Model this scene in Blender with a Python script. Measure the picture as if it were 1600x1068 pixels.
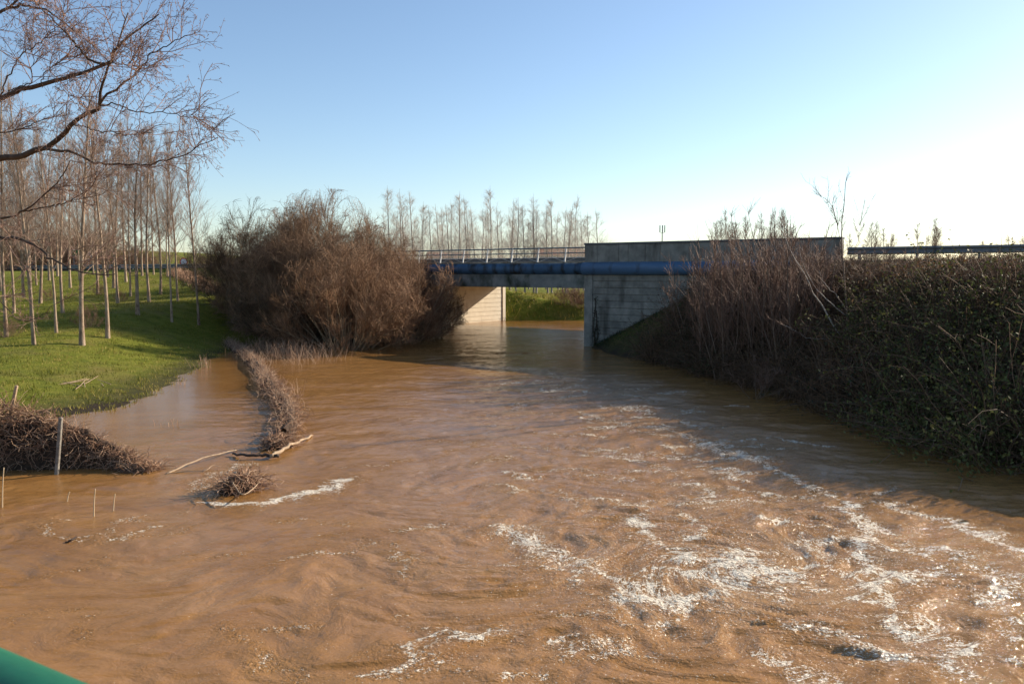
import bpy, math, random
import numpy as np
from mathutils import Vector

# ------------------------------------------------------------------ camera, sky, sun, exposure
sc = bpy.context.scene
for o in list(bpy.data.objects):
    bpy.data.objects.remove(o)
col = sc.collection
F = 1297.0                    # focal length in photo pixels (1600 wide)
PITCH = math.radians(4.8)
EYE = 5.0
cd = bpy.data.cameras.new('camera'); cam = bpy.data.objects.new('camera', cd); col.objects.link(cam)
cam.location = (0, 0, EYE); cam.rotation_euler = (math.pi / 2 - PITCH, 0, 0)
cd.sensor_width = 36; cd.lens = 36 * F / 1600; cd.clip_start = 0.05; cd.clip_end = 9000
cd.dof.use_dof = True; cd.dof.focus_distance = 38; cd.dof.aperture_fstop = 7.0
sc.camera = cam

SUN_AZ, SUN_EL = math.radians(62), math.radians(23.5)      # azimuth to the right of +Y
w = bpy.data.worlds.new('World'); sc.world = w; w.use_nodes = True
nt = w.node_tree
sky = nt.nodes.new('ShaderNodeTexSky'); sky.sky_type = 'NISHITA'; sky.sun_disc = False
sky.sun_elevation = SUN_EL; sky.sun_rotation = SUN_AZ
sky.air_density = 1.0; sky.dust_density = .75; sky.ozone_density = 2.2; sky.altitude = 500
bg = nt.nodes['Background']; bg.inputs['Strength'].default_value = 0.105
nt.links.new(sky.outputs['Color'], bg.inputs['Color'])
sl = bpy.data.lights.new('sun', 'SUN'); sl.energy = 5.0; sl.angle = math.radians(0.53); sl.color = (1.0, 0.87, 0.70)
so = bpy.data.objects.new('sun', sl); col.objects.link(so)
sdir = Vector((math.sin(SUN_AZ) * math.cos(SUN_EL), math.cos(SUN_AZ) * math.cos(SUN_EL), math.sin(SUN_EL)))
so.rotation_euler = (-sdir).to_track_quat('-Z', 'Y').to_euler(); so.location = (60, 40, 60)
sc.view_settings.view_transform = 'Standard'; sc.view_settings.look = 'None'
sc.view_settings.gamma = 1; sc.view_settings.use_curve_mapping = False
sc.view_settings.exposure = 0.78
sc.cycles.max_bounces = 6; sc.cycles.transparent_max_bounces = 8
sc.cycles.use_denoising = True

rng = np.random.default_rng(7)
CP, SP = math.cos(PITCH), math.sin(PITCH)

def ray(px, py):
    cx, cy = (px - 800) / F, (534 - py) / F
    return np.array([cx, CP + cy * SP, -SP + cy * CP])
def at(px, py, D):                      # the point of a sight line at distance D
    d = ray(px, py); return d * (D / d[1]) + np.array([0, 0, EYE])
def on(px, py, z=0.0):                  # the point of a sight line at height z
    d = ray(px, py); return d * ((z - EYE) / d[2]) + np.array([0, 0, EYE])

# ------------------------------------------------------------------ numpy noise
_perm = np.random.default_rng(3).permutation(512)
_ang = np.random.default_rng(4).uniform(0, 2 * np.pi, 512)
def pn(x, y, seed=0):
    x = np.asarray(x, float) + seed * 17.31; y = np.asarray(y, float) + seed * 9.77
    xi = np.floor(x).astype(int); yi = np.floor(y).astype(int); xf = x - xi; yf = y - yi
    u = xf ** 3 * (xf * (xf * 6 - 15) + 10); v = yf ** 3 * (yf * (yf * 6 - 15) + 10)
    def g(ix, iy, fx, fy):
        a = _ang[_perm[(_perm[ix & 511] + iy) & 511]]
        return np.cos(a) * fx + np.sin(a) * fy
    n00 = g(xi, yi, xf, yf); n10 = g(xi + 1, yi, xf - 1, yf)
    n01 = g(xi, yi + 1, xf, yf - 1); n11 = g(xi + 1, yi + 1, xf - 1, yf - 1)
    return ((n00 * (1 - u) + n10 * u) * (1 - v) + (n01 * (1 - u) + n11 * u) * v) * 1.5
def fbm(x, y, oct=4, seed=0):
    s = 0; a = 1
    for k in range(oct):
        s = s + a * pn(x * 2 ** k, y * 2 ** k, seed + k); a *= .5
    return s

# ------------------------------------------------------------------ materials
def ramp_mat(name, cols, scale=3, rough=.8, bump=0, bscale=30, attr=None, stretch=(1, 1, 1), spec=.3, detail=4, rand=0.0, stain=None, transl=0.0):
    m = bpy.data.materials.new(name); m.use_nodes = True
    t = m.node_tree; N = t.nodes; L = t.links
    b = N['Principled BSDF']; b.inputs['Roughness'].default_value = rough
    b.inputs['Specular IOR Level'].default_value = spec
    tc = N.new('ShaderNodeTexCoord'); mp = N.new('ShaderNodeMapping'); mp.inputs['Scale'].default_value = stretch
    L.new(tc.outputs['Object'], mp.inputs['Vector'])
    if attr:
        at_ = N.new('ShaderNodeAttribute'); at_.attribute_name = attr; fac = at_.outputs['Fac']
    else:
        nz = N.new('ShaderNodeTexNoise'); nz.inputs['Scale'].default_value = scale; nz.inputs['Detail'].default_value = detail
        nz.inputs['Roughness'].default_value = .65
        L.new(mp.outputs[0], nz.inputs['Vector']); fac = nz.outputs['Fac']
    if rand:
        oi = N.new('ShaderNodeObjectInfo'); ma = N.new('ShaderNodeMath'); ma.operation = 'MULTIPLY_ADD'
        ma.inputs[1].default_value = rand; ma.inputs[2].default_value = -rand / 2
        L.new(oi.outputs['Random'], ma.inputs[0]); ad = N.new('ShaderNodeMath'); ad.operation = 'ADD'
        L.new(fac, ad.inputs[0]); L.new(ma.outputs[0], ad.inputs[1]); fac = ad.outputs[0]
    r = N.new('ShaderNodeValToRGB'); el = r.color_ramp.elements
    lo, hi = (0, 1) if attr else (.3, .7)
    n = len(cols)
    for i, c in enumerate(cols):
        p = lo + (hi - lo) * i / max(n - 1, 1)
        e = el[i] if i < 2 else el.new(p)
        e.position = p; e.color = (*c, 1)
    L.new(fac, r.inputs['Fac']); out = r.outputs['Color']
    if stain:                                            # vertical run marks / algae: colour, scale xyz, low, high
        sc_, scl, lo_, hi_ = stain
        mp2 = N.new('ShaderNodeMapping'); mp2.inputs['Scale'].default_value = scl
        L.new(tc.outputs['Object'], mp2.inputs['Vector'])
        n2 = N.new('ShaderNodeTexNoise'); n2.inputs['Scale'].default_value = 1; n2.inputs['Detail'].default_value = 5
        L.new(mp2.outputs[0], n2.inputs['Vector'])
        mr = N.new('ShaderNodeMapRange'); mr.inputs['From Min'].default_value = lo_; mr.inputs['From Max'].default_value = hi_
        L.new(n2.outputs['Fac'], mr.inputs['Value'])
        mx = N.new('ShaderNodeMix'); mx.data_type = 'RGBA'; mx.inputs[7].default_value = (*sc_, 1)
        L.new(mr.outputs[0], mx.inputs[0]); L.new(out, mx.inputs[6]); out = mx.outputs[2]
    L.new(out, b.inputs['Base Color'])
    if bump:
        nb = N.new('ShaderNodeTexNoise'); nb.inputs['Scale'].default_value = bscale; nb.inputs['Detail'].default_value = 5
        L.new(mp.outputs[0], nb.inputs['Vector'])
        bp = N.new('ShaderNodeBump'); bp.inputs['Strength'].default_value = bump; bp.inputs['Distance'].default_value = .05
        L.new(nb.outputs['Fac'], bp.inputs['Height']); L.new(bp.outputs[0], b.inputs['Normal'])
    if transl:
        tr = N.new('ShaderNodeBsdfTranslucent'); L.new(out, tr.inputs['Color'])
        ms = N.new('ShaderNodeMixShader'); ms.inputs[0].default_value = transl
        L.new(b.outputs[0], ms.inputs[1]); L.new(tr.outputs[0], ms.inputs[2])
        L.new(ms.outputs[0], N['Material Output'].inputs['Surface'])
    return m

M = {}
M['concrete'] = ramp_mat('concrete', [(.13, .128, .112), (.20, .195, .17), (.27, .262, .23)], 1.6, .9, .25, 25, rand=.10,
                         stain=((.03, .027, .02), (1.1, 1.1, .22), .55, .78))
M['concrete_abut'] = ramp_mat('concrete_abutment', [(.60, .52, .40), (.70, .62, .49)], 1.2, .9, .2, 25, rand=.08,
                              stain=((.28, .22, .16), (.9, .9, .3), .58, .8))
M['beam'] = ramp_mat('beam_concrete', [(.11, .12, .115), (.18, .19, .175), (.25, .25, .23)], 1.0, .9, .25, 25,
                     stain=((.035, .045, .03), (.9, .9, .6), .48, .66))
M['coping'] = ramp_mat('dark_coping', [(.07, .075, .08), (.12, .12, .12)], 2, .8, .2)
M['blue'] = ramp_mat('blue_paint', [(.055, .115, .20), (.075, .145, .245)], 1.2, .45, .05, 20, stain=((.03, .035, .04), (1.5, 1.5, .4), .56, .75))
M['blue_grimy'] = ramp_mat('grimy_blue_paint', [(.035, .075, .13), (.055, .115, .20)], 1.0, .5, .05, 20, stain=((.02, .022, .022), (1.5, 1.5, .4), .48, .66))
M['rail_blue'] = ramp_mat('rail_blue_grey', [(.07, .11, .14), (.10, .15, .18)], 3, .5)
M['galv'] = ramp_mat('galvanised_steel', [(.42, .42, .40), (.56, .55, .52)], 5, .5)
M['guard'] = ramp_mat('dull_galvanised_guard', [(.12, .125, .13), (.19, .19, .19)], 4, .6)
M['asphalt'] = ramp_mat('asphalt', [(.045, .045, .047), (.06, .06, .06)], 20, .9, .2, 80)
M['green_paint'] = ramp_mat('green_paint', [(.010, .105, .055), (.014, .145, .075)], 8, .45, .03, 60)
M['deck_wood'] = ramp_mat('deck_timber', [(.12, .09, .06), (.2, .15, .1)], 3, .8, .2, 30, stretch=(1, 8, 1))
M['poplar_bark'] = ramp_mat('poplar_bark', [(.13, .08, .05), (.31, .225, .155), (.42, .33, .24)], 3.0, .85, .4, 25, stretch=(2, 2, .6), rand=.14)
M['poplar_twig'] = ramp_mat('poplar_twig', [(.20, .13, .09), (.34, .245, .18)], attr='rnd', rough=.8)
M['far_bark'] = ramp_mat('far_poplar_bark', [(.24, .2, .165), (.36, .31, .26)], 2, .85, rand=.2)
M['far_twig'] = ramp_mat('far_poplar_twig', [(.42, .36, .31), (.56, .49, .43)], attr='rnd', rough=.8)  # paler than the near poplar twigs: backlight put into the colour
M['willow_bark'] = ramp_mat('willow_bark', [(.16, .115, .065), (.33, .25, .16)], 5, .85, .3, 30)
M['willow_twig'] = ramp_mat('willow_twig', [(.13, .07, .036), (.25, .135, .07), (.34, .205, .115)], attr='rnd', rough=.75)
M['willow_grey'] = ramp_mat('grey_brown_willow_twig', [(.13, .078, .046), (.24, .145, .085), (.33, .21, .13)], attr='rnd', rough=.75)
M['willow_dark'] = ramp_mat('dark_shrub_twig', [(.06, .042, .024), (.13, .085, .05)], attr='rnd', rough=.8)
M['brown_shrub'] = ramp_mat('brown_shrub_twig', [(.13, .07, .045), (.25, .145, .09)], attr='rnd', rough=.8)
M['alder_bark'] = ramp_mat('overhanging_bark', [(.045, .03, .022), (.11, .075, .05)], 5, .85, .3, 40)
M['alder_twig'] = ramp_mat('overhanging_twig', [(.14, .085, .065), (.34, .21, .155)], attr='rnd', rough=.75)
M['sapling_bark'] = ramp_mat('sapling_bark', [(.10, .07, .05), (.20, .14, .10)], 6, .8)
M['sapling_twig'] = ramp_mat('sapling_twig', [(.14, .075, .05), (.24, .145, .10)], attr='rnd', rough=.7)
M['birch'] = ramp_mat('pale_birch_bark', [(.16, .12, .09), (.42, .36, .30), (.50, .44, .37)], 9, .7)
M['bramble_cane'] = ramp_mat('bramble_cane', [(.07, .042, .026), (.19, .115, .065)], attr='rnd', rough=.8)
M['bramble_leaf'] = ramp_mat('bramble_leaf', [(.020, .022, .010), (.036, .036, .016), (.085, .05, .024)], attr='rnd', rough=.6, transl=.2)
M['gorse'] = ramp_mat('gorse_needle', [(.04, .05, .014), (.09, .10, .026), (.16, .14, .045)], attr='rnd', rough=.7, transl=.2)
M['bramble_leaf_green'] = ramp_mat('green_bramble_leaf', [(.016, .028, .010), (.035, .055, .018), (.06, .075, .025)], attr='rnd', rough=.6, transl=.25)
M['bramble_leaf_brown'] = ramp_mat('brown_bramble_leaf', [(.05, .03, .015), (.10, .06, .03), (.16, .10, .05)], attr='rnd', rough=.7, transl=.25)
M['bracken'] = ramp_mat('dead_bracken', [(.10, .05, .02), (.20, .10, .035), (.26, .15, .06)], attr='rnd', rough=.8, transl=.3)
M['ivy'] = ramp_mat('ivy_leaf', [(.010, .018, .008), (.025, .04, .015)], attr='rnd', rough=.5)
M['dead_stem'] = ramp_mat('dead_stem', [(.13, .065, .038), (.31, .18, .11), (.48, .33, .22)], attr='rnd', rough=.85)
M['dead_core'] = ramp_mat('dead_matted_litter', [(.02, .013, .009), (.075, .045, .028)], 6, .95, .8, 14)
M['dry_grass'] = ramp_mat('dry_grass', [(.28, .155, .09), (.46, .30, .20), (.60, .44, .31)], attr='rnd', rough=.85, transl=.15)
M['drift'] = ramp_mat('pale_driftwood', [(.24, .16, .10), (.46, .34, .22)], 6, .8, .4, 30)
M['wet_wood'] = ramp_mat('dark_wet_wood', [(.025, .016, .012), (.07, .045, .03)], 6, .6, .4, 30)
M['post_conc'] = ramp_mat('lichen_post', [(.10, .085, .07), (.30, .27, .23)], 7, .9, .4, 40)
M['post_dark'] = ramp_mat('dark_post', [(.05, .04, .035), (.10, .085, .075)], 9, .8, .4, 40)
M['reed'] = ramp_mat('bleached_reed', [(.42, .31, .19), (.55, .43, .28)], 9, .8)
M['grass'] = ramp_mat('grass_blade', [(.10, .11, .012), (.19, .19, .024), (.34, .26, .07)], attr='rnd', rough=.7, transl=.3)
M['white_sign'] = ramp_mat('white_sign', [(.75, .75, .75), (.8, .8, .8)], 2, .5)
M['red_sign'] = ramp_mat('red_sign', [(.5, .02, .02), (.55, .03, .03)], 2, .5)
M['green_sign'] = ramp_mat('green_sign', [(.03, .17, .05), (.04, .2, .06)], 2, .5)
M['blue_sign'] = ramp_mat('blue_sign', [(.03, .08, .25), (.04, .1, .3)], 2, .5)
M['render_wall'] = ramp_mat('house_render', [(.62, .60, .55), (.72, .7, .65)], 1, .9)
M['roof_tile'] = ramp_mat('roof_tile', [(.30, .10, .06), (.40, .16, .10)], 3, .85, .3)
M['pane'] = ramp_mat('window_pane', [(.03, .035, .04), (.05, .055, .06)], 3, .15)
M['mast'] = ramp_mat('mast_steel', [(.25, .26, .27), (.33, .34, .35)], 3, .6)

# ------------------------------------------------------------------ mesh helpers
def fast_mesh(name, V, Q, rnd=None, mats=(), tri=False):
    k = 3 if tri else 4
    me = bpy.data.meshes.new(name); nv, nf = len(V), len(Q)
    me.vertices.add(nv); me.vertices.foreach_set('co', np.asarray(V, np.float32).ravel())
    me.loops.add(nf * k); me.loops.foreach_set('vertex_index', np.asarray(Q, np.int32).ravel())
    me.polygons.add(nf); me.polygons.foreach_set('loop_start', np.arange(0, nf * k, k, dtype=np.int32))
    me.update(calc_edges=True)
    if rnd is not None:
        a = me.attributes.new('rnd', 'FLOAT', 'POINT'); a.data.foreach_set('value', np.asarray(rnd, np.float32))
    for m in mats: me.materials.append(m)
    me.validate()
    return me

def obj(name, me, parent=None):
    o = bpy.data.objects.new(name, me); col.objects.link(o)
    if parent is not None: o.parent = parent
    return o
def tag(o, label=None, cat=None, group=None, kind=None):
    for k, v in (('label', label), ('category', cat), ('group', group), ('kind', kind)):
        if v: o[k] = v
    return o
def empty(name, loc=(0, 0, 0), rz=0, **kw):
    o = bpy.data.objects.new(name, None); col.objects.link(o); o.empty_display_size = .3
    o.location = tuple(float(c) for c in loc); o.rotation_euler = (0, 0, rz)
    return tag(o, **kw)

class MB:
    def __init__(s): s.v = []; s.f = []
    def poly(s, pts, faces):
        n = len(s.v); s.v += [tuple(map(float, p)) for p in pts]; s.f += [tuple(n + i for i in f) for f in faces]; return s
    def box(s, x0, x1, y0, y1, z0, z1, b=0.0):
        if not b:
            return s.poly([(x, y, z) for z in (z0, z1) for y in (y0, y1) for x in (x0, x1)],
                          [(0, 2, 3, 1), (4, 5, 7, 6), (0, 1, 5, 4), (2, 6, 7, 3), (0, 4, 6, 2), (1, 3, 7, 5)])
        pts = []                                        # chamfered box
        for z, k in ((z0, b), (z0 + b, 0), (z1 - b, 0), (z1, b)):
            xa, xb, ya, yb = x0 + k, x1 - k, y0 + k, y1 - k
            pts += [(xa + b, ya, z), (xb - b, ya, z), (xb, ya + b, z), (xb, yb - b, z), (xb - b, yb, z), (xa + b, yb, z), (xa, yb - b, z), (xa, ya + b, z)]
        fs = [tuple(range(7, -1, -1)), tuple(range(24, 32))]
        for r in range(3):
            for i in range(8):
                j = (i + 1) % 8; fs.append((r * 8 + i, r * 8 + j, r * 8 + 8 + j, r * 8 + 8 + i))
        return s.poly(pts, fs)
    def tube(s, pts, rad, n=8, cap=True):
        pts = [Vector(p) for p in pts]
        if np.isscalar(rad): rad = [rad] * len(pts)
        rings = []; base = len(s.v); up = Vector((0, 0, 1))
        for i, p in enumerate(pts):
            t = (pts[min(i + 1, len(pts) - 1)] - pts[max(i - 1, 0)]).normalized()
            a = t.cross(up)
            if a.length < .05: a = t.cross(Vector((1, 0, 0)))
            a.normalize(); b = a.cross(t)
            for k in range(n):
                q = 2 * math.pi * k / n; s.v.append(tuple(p + (a * math.cos(q) + b * math.sin(q)) * rad[i]))
        for i in range(len(pts) - 1):
            for k in range(n):
                s.f.append((base + i * n + k, base + i * n + (k + 1) % n, base + (i + 1) * n + (k + 1) % n, base + (i + 1) * n + k))
        if cap:
            s.f.append(tuple(base + k for k in range(n - 1, -1, -1))); s.f.append(tuple(base + (len(pts) - 1) * n + k for k in range(n)))
        return s
    def build(s, name, mat, parent=None, smooth=False):
        me = bpy.data.meshes.new(name); me.from_pydata(s.v, [], s.f); me.update(); me.materials.append(mat)
        if smooth: me.shade_smooth()
        return obj(name, me, parent)

def nrm(a): return a / np.maximum(np.linalg.norm(a, axis=-1, keepdims=True), 1e-9)
def strands(start, d, length, r0, r1, K=3, wob=.15, trop=(0, 0, 0), R=rng):
    n = len(start); P = np.zeros((n, K + 1, 3)); P[:, 0] = start; d = nrm(np.array(d, float))
    length = np.broadcast_to(length, n); trop = np.asarray(trop, float)
    for k in range(K):
        d = nrm(d + R.normal(0, wob, (n, 3)) + trop)
        P[:, k + 1] = P[:, k] + d * (length / K)[:, None]
    t = np.linspace(0, 1, K + 1)
    rad = np.broadcast_to(r0, n)[:, None] * (1 - t) + np.broadcast_to(r1, n)[:, None] * t
    return P, rad
def sprout(P, n, t0, t1, ang, spread=.25, up=0.0, R=rng, bias=1.0):
    """n shoots on every strand of P: start, direction and the parent parameter"""
    N, K1, _ = P.shape; idx = np.repeat(np.arange(N), n); t = t0 + (t1 - t0) * R.uniform(0, 1, N * n) ** bias
    f = t * (K1 - 1); k = np.minimum(f.astype(int), K1 - 2); w_ = (f - k)[:, None]
    a = P[idx, k]; b = P[idx, k + 1]; s = a * (1 - w_) + b * w_; d = nrm(b - a)
    q = nrm(np.cross(d, R.normal(0, 1, d.shape)))
    an = R.normal(ang, spread, len(d))[:, None]
    dd = d * np.cos(an) + q * np.sin(an); dd[:, 2] += up
    return s, nrm(dd), t, idx
def tubes(sets, name, mats, R=rng, rndfn=None):
    """sets: (P, rad, sides) arrays of strands -> one mesh"""
    Vs, Qs, Rs = [], [], []; base = 0
    for P, rad, s in sets:
        N, K1, _ = P.shape
        T = np.empty_like(P); T[:, 1:-1] = P[:, 2:] - P[:, :-2]; T[:, 0] = P[:, 1] - P[:, 0]; T[:, -1] = P[:, -1] - P[:, -2]
        T = nrm(T); h = nrm(R.normal(0, 1, (N, 1, 3)))
        a = nrm(np.cross(T, np.broadcast_to(h, T.shape))); b = np.cross(T, a)
        q = np.arange(s) * 2 * np.pi / s
        ring = P[:, :, None] + rad[:, :, None, None] * (a[:, :, None] * np.cos(q)[None, None, :, None] + b[:, :, None] * np.sin(q)[None, None, :, None])
        Vs.append(ring.reshape(-1, 3))
        i = np.arange(N)[:, None, None]; k = np.arange(K1 - 1)[None, :, None]; j = np.arange(s)[None, None, :]
        v0 = base + (i * K1 + k) * s + j; v1 = base + (i * K1 + k) * s + (j + 1) % s
        Qs.append(np.stack([v0, v1, v1 + s, v0 + s], -1).reshape(-1, 4))
        r = R.uniform(0, 1, N)
        Rs.append(np.repeat(r, K1 * s)); base += N * K1 * s
    return fast_mesh(name, np.concatenate(Vs), np.concatenate(Qs), np.concatenate(Rs), mats)
def leaves(C, size, name, mats, R=rng, droop=0.0):
    n = len(C); a = nrm(R.normal(0, 1, (n, 3))); b = nrm(np.cross(a, R.normal(0, 1, (n, 3)))); b[:, 2] -= droop
    s = np.broadcast_to(size, n)[:, None] * R.uniform(.6, 1.3, (n, 1))
    V = np.stack([C - a * s, C + b * s * .5, C + a * s, C - b * s * .5], 1).reshape(-1, 3)
    return fast_mesh(name, V, np.arange(4 * n).reshape(-1, 4), np.repeat(R.uniform(0, 1, n), 4), mats)

# ------------------------------------------------------------------ the lie of the land
BU = np.array([.788, -.616]); BN = np.array([.616, .788]); RZ = math.atan2(-.616, .788)
S0, S1, TL, TR = 47.1, 67.5, -54.1, -30.6              # bridge: near and far edge, left and right abutment face
def tb(t, s, z=0): p = BU * t + BN * s; return (p[0], p[1], z)
def bxy(t, s): p = BU * t + BN * s; return (p[0], p[1])
left_shore = [(-90, 16), (-30, 19.5), (-17.5, 22.3), (-15.6, 27), (-14.3, 31), (-14.9, 35), (-16.1, 41.8), (-17.8, 50), (-18.2, 56), (-16.5, 62), (-15.2, 67), bxy(TL - 1.2, S0 + .6), bxy(TL - 1.2, S1 - .4)]
far_shore = [(-.6, 87.0), (8, 86.6), (20, 89), (60, 104), (140, 130)]
right_shore = [(150, 108), (62, 84), (30, 77), bxy(TR + 1.2, S1 - .4), bxy(TR + 1.2, S0 + 1.2), (5.3, 55.6), (6.1, 50.5), (9.3, 42), (11.1, 34), (12.5, 26), (13.9, 21), (16, 12), (21, 0), (26, -40)]
river = np.array(left_shore + far_shore + right_shore + [(-90, -40)])
def shore_dist(x, y):
    x = np.asarray(x, float); y = np.asarray(y, float)
    best = np.full(x.shape, 1e9); ins = np.zeros(x.shape, bool); n = len(river)
    for i in range(n):
        ax, ay = river[i]; bx, by = river[(i + 1) % n]
        dx, dy = bx - ax, by - ay; L2 = dx * dx + dy * dy
        t = np.clip(((x - ax) * dx + (y - ay) * dy) / L2, 0, 1)
        best = np.minimum(best, np.hypot(x - ax - t * dx, y - ay - t * dy))
        c = (ay > y) != (by > y)
        if ay != by: ins ^= c & (x < (bx - ax) * (y - ay) / (by - ay) + ax)
    return np.where(ins, -best, best)
def sst(a): a = np.clip(a, 0, 1); return a * a * (3 - 2 * a)
def H(x, y):
    x = np.asarray(x, float); y = np.asarray(y, float)
    v = shore_dist(x, y); v = v + .5 * fbm(x * .45, y * .45, 3, 12) * (x < -10) * np.clip(1 - np.abs(v) / 4, 0, 1) * (y < 58); s = BN[0] * x + BN[1] * y; t = BU[0] * x + BU[1] * y; vp = np.maximum(v, 0)
    zf = np.interp(y, [10, 24, 30, 36, 44, 57, 64, 70, 77, 84, 100], [1.5, .7, .45, .65, 1.1, 2.2, 2.7, 3.15, 4.1, 4.9, 5.1])
    a = np.clip(vp / 8.5, 0, 1); left = zf * (.75 * sst(a) + .25 * a)
    road = np.interp(t, [-140, -100, -54, 60], [4.9, 5.2, 5.55, 5.6])
    e = np.maximum(S0 - s, 0)
    left = np.maximum(left, np.minimum(road - e / 2.0, .7 * vp))
    right = np.minimum(np.interp(y, [38, 46], [1.15, .72]) * vp, np.maximum(5.5 * (vp / (vp + e + 1e-6)) ** .8, 4.7 * sst(vp / 6.5) * np.interp(y, [8, 16, 21], [.2, .7, 1])))
    right = right + .6 * fbm(x * .42, y * .42, 2, 5) * sst(vp / 3) * sst((S0 - s) / 4)
    near = np.where(x < 0, left, right)
    ef = np.maximum(s - S1, 0)
    d = np.hypot(x, y)
    far = 1.9 * sst(vp / 9) + .25 * fbm(x * .08, y * .08, 3, 9) * sst(vp / 6)
    far = np.maximum(far, np.minimum(road - ef / 1.6, .8 * vp))
    far = far + 13.5 * np.exp(-(((x + 190) / 130) ** 2 + ((y - 380) / 110) ** 2)) + 9 * sst((d - 500) / 900) * (x < 50)
    band = np.minimum(road, 20 * vp)
    z = np.where(s < S0 + .95, near, np.where(s > S1, far, band))
    z = np.where(v < 0, np.maximum(-2.2, .45 * v), z)
    return z + .05 * fbm(x * .9, y * .9, 3, 2) * sst(vp / 2)
def h1(x, y): return float(H(np.array([x]), np.array([y]))[0])

def axis(dense0, dense1, step, far0, far1, g=1.22):
    a = list(np.arange(dense0, dense1 + 1e-6, step)); st = step; p = a[-1]
    while p < far1: st *= g; p += st; a.append(p)
    st = step; p = a[0]; b = []
    while p > far0: st *= g; p -= st; b.append(p)
    return np.array(b[::-1] + a)
def grid_mesh(name, xs, ys, Z, mats, smooth=True):
    nx, ny = len(xs), len(ys); X, Y = np.meshgrid(xs, ys)
    V = np.stack([X, Y, Z], -1).reshape(-1, 3)
    i = np.arange(nx - 1)[None, :]; j = np.arange(ny - 1)[:, None]; a = j * nx + i
    Q = np.stack([a, a + 1, a + nx + 1, a + nx], -1).reshape(-1, 4)
    me = fast_mesh(name, V, Q, None, mats)
    if smooth: me.shade_smooth()
    return me

def ground_mat():
    m = bpy.data.materials.new('ground_turf'); m.use_nodes = True; t = m.node_tree; N = t.nodes; L = t.links
    b = N['Principled BSDF']; b.inputs['Roughness'].default_value = .95; b.inputs['Specular IOR Level'].default_value = .1
    tc = N.new('ShaderNodeTexCoord')
    def noise(s, d=5):
        n = N.new('ShaderNodeTexNoise'); n.inputs['Scale'].default_value = s; n.inputs['Detail'].default_value = d; n.inputs['Roughness'].default_value = .7
        L.new(tc.outputs['Object'], n.inputs['Vector']); return n
    n1 = noise(1.3); r = N.new('ShaderNodeValToRGB'); e = r.color_ramp.elements
    e[0].position = .32; e[0].color = (.09, .11, .014, 1); e[1].position = .68; e[1].color = (.21, .20, .036, 1)
    x = e.new(.5); x.color = (.15, .165, .02, 1); L.new(n1.outputs['Fac'], r.inputs['Fac'])
    n2 = noise(.22, 4); mr = N.new('ShaderNodeMapRange'); mr.inputs['From Min'].default_value = .5; mr.inputs['From Max'].default_value = .75
    L.new(n2.outputs['Fac'], mr.inputs['Value'])
    mx = N.new('ShaderNodeMix'); mx.data_type = 'RGBA'; mx.inputs[7].default_value = (.20, .16, .05, 1)
    L.new(mr.outputs[0], mx.inputs[0]); L.new(r.outputs[0], mx.inputs[6])
    at_ = N.new('ShaderNodeAttribute'); at_.attribute_name = 'soil'
    m2 = N.new('ShaderNodeMix'); m2.data_type = 'RGBA'; m2.inputs[7].default_value = (.045, .034, .022, 1)
    L.new(at_.outputs['Fac'], m2.inputs[0]); L.new(mx.outputs[2], m2.inputs[6]); L.new(m2.outputs[2], b.inputs['Base Color'])
    n3 = noise(9, 6); bp = N.new('ShaderNodeBump'); bp.inputs['Strength'].default_value = .9; bp.inputs['Distance'].default_value = .12
    L.new(n3.outputs['Fac'], bp.inputs['Height']); L.new(bp.outputs[0], b.inputs['Normal'])
    return m
gx = axis(-46, 36, .55, -4500, 4500); gy = axis(14, 100, .55, -80, 6000)
GX, GY = np.meshgrid(gx, gy); GZ = H(GX, GY)
gme = grid_mesh('ground', gx, gy, GZ, [ground_mat()])
soil = gme.attributes.new('soil', 'FLOAT', 'POINT')
gt = BU[0] * GX + BU[1] * GY; gs = BN[0] * GX + BN[1] * GY; gv = shore_dist(GX, GY)
so_ = np.where((gt > TR - 1) & (gs < S0 + .2), .8 - .75 * sst((fbm(GX * .25, GY * .25, 2, 8) + .35)) * (gv > 1.5), 0) + .9 * sst((.25 - GZ) / .3) * (gs < S0)
so_ = np.where((gt > TR) & (gs < S0) & (gs > S0 - 1.6) & (gv > .8), .55, so_)          # grassy top of the mound by the wall
soil.data.foreach_set('value', np.clip(so_, 0, 1).ravel().astype(np.float32))
tag(obj('ground', gme), kind='structure')

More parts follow.
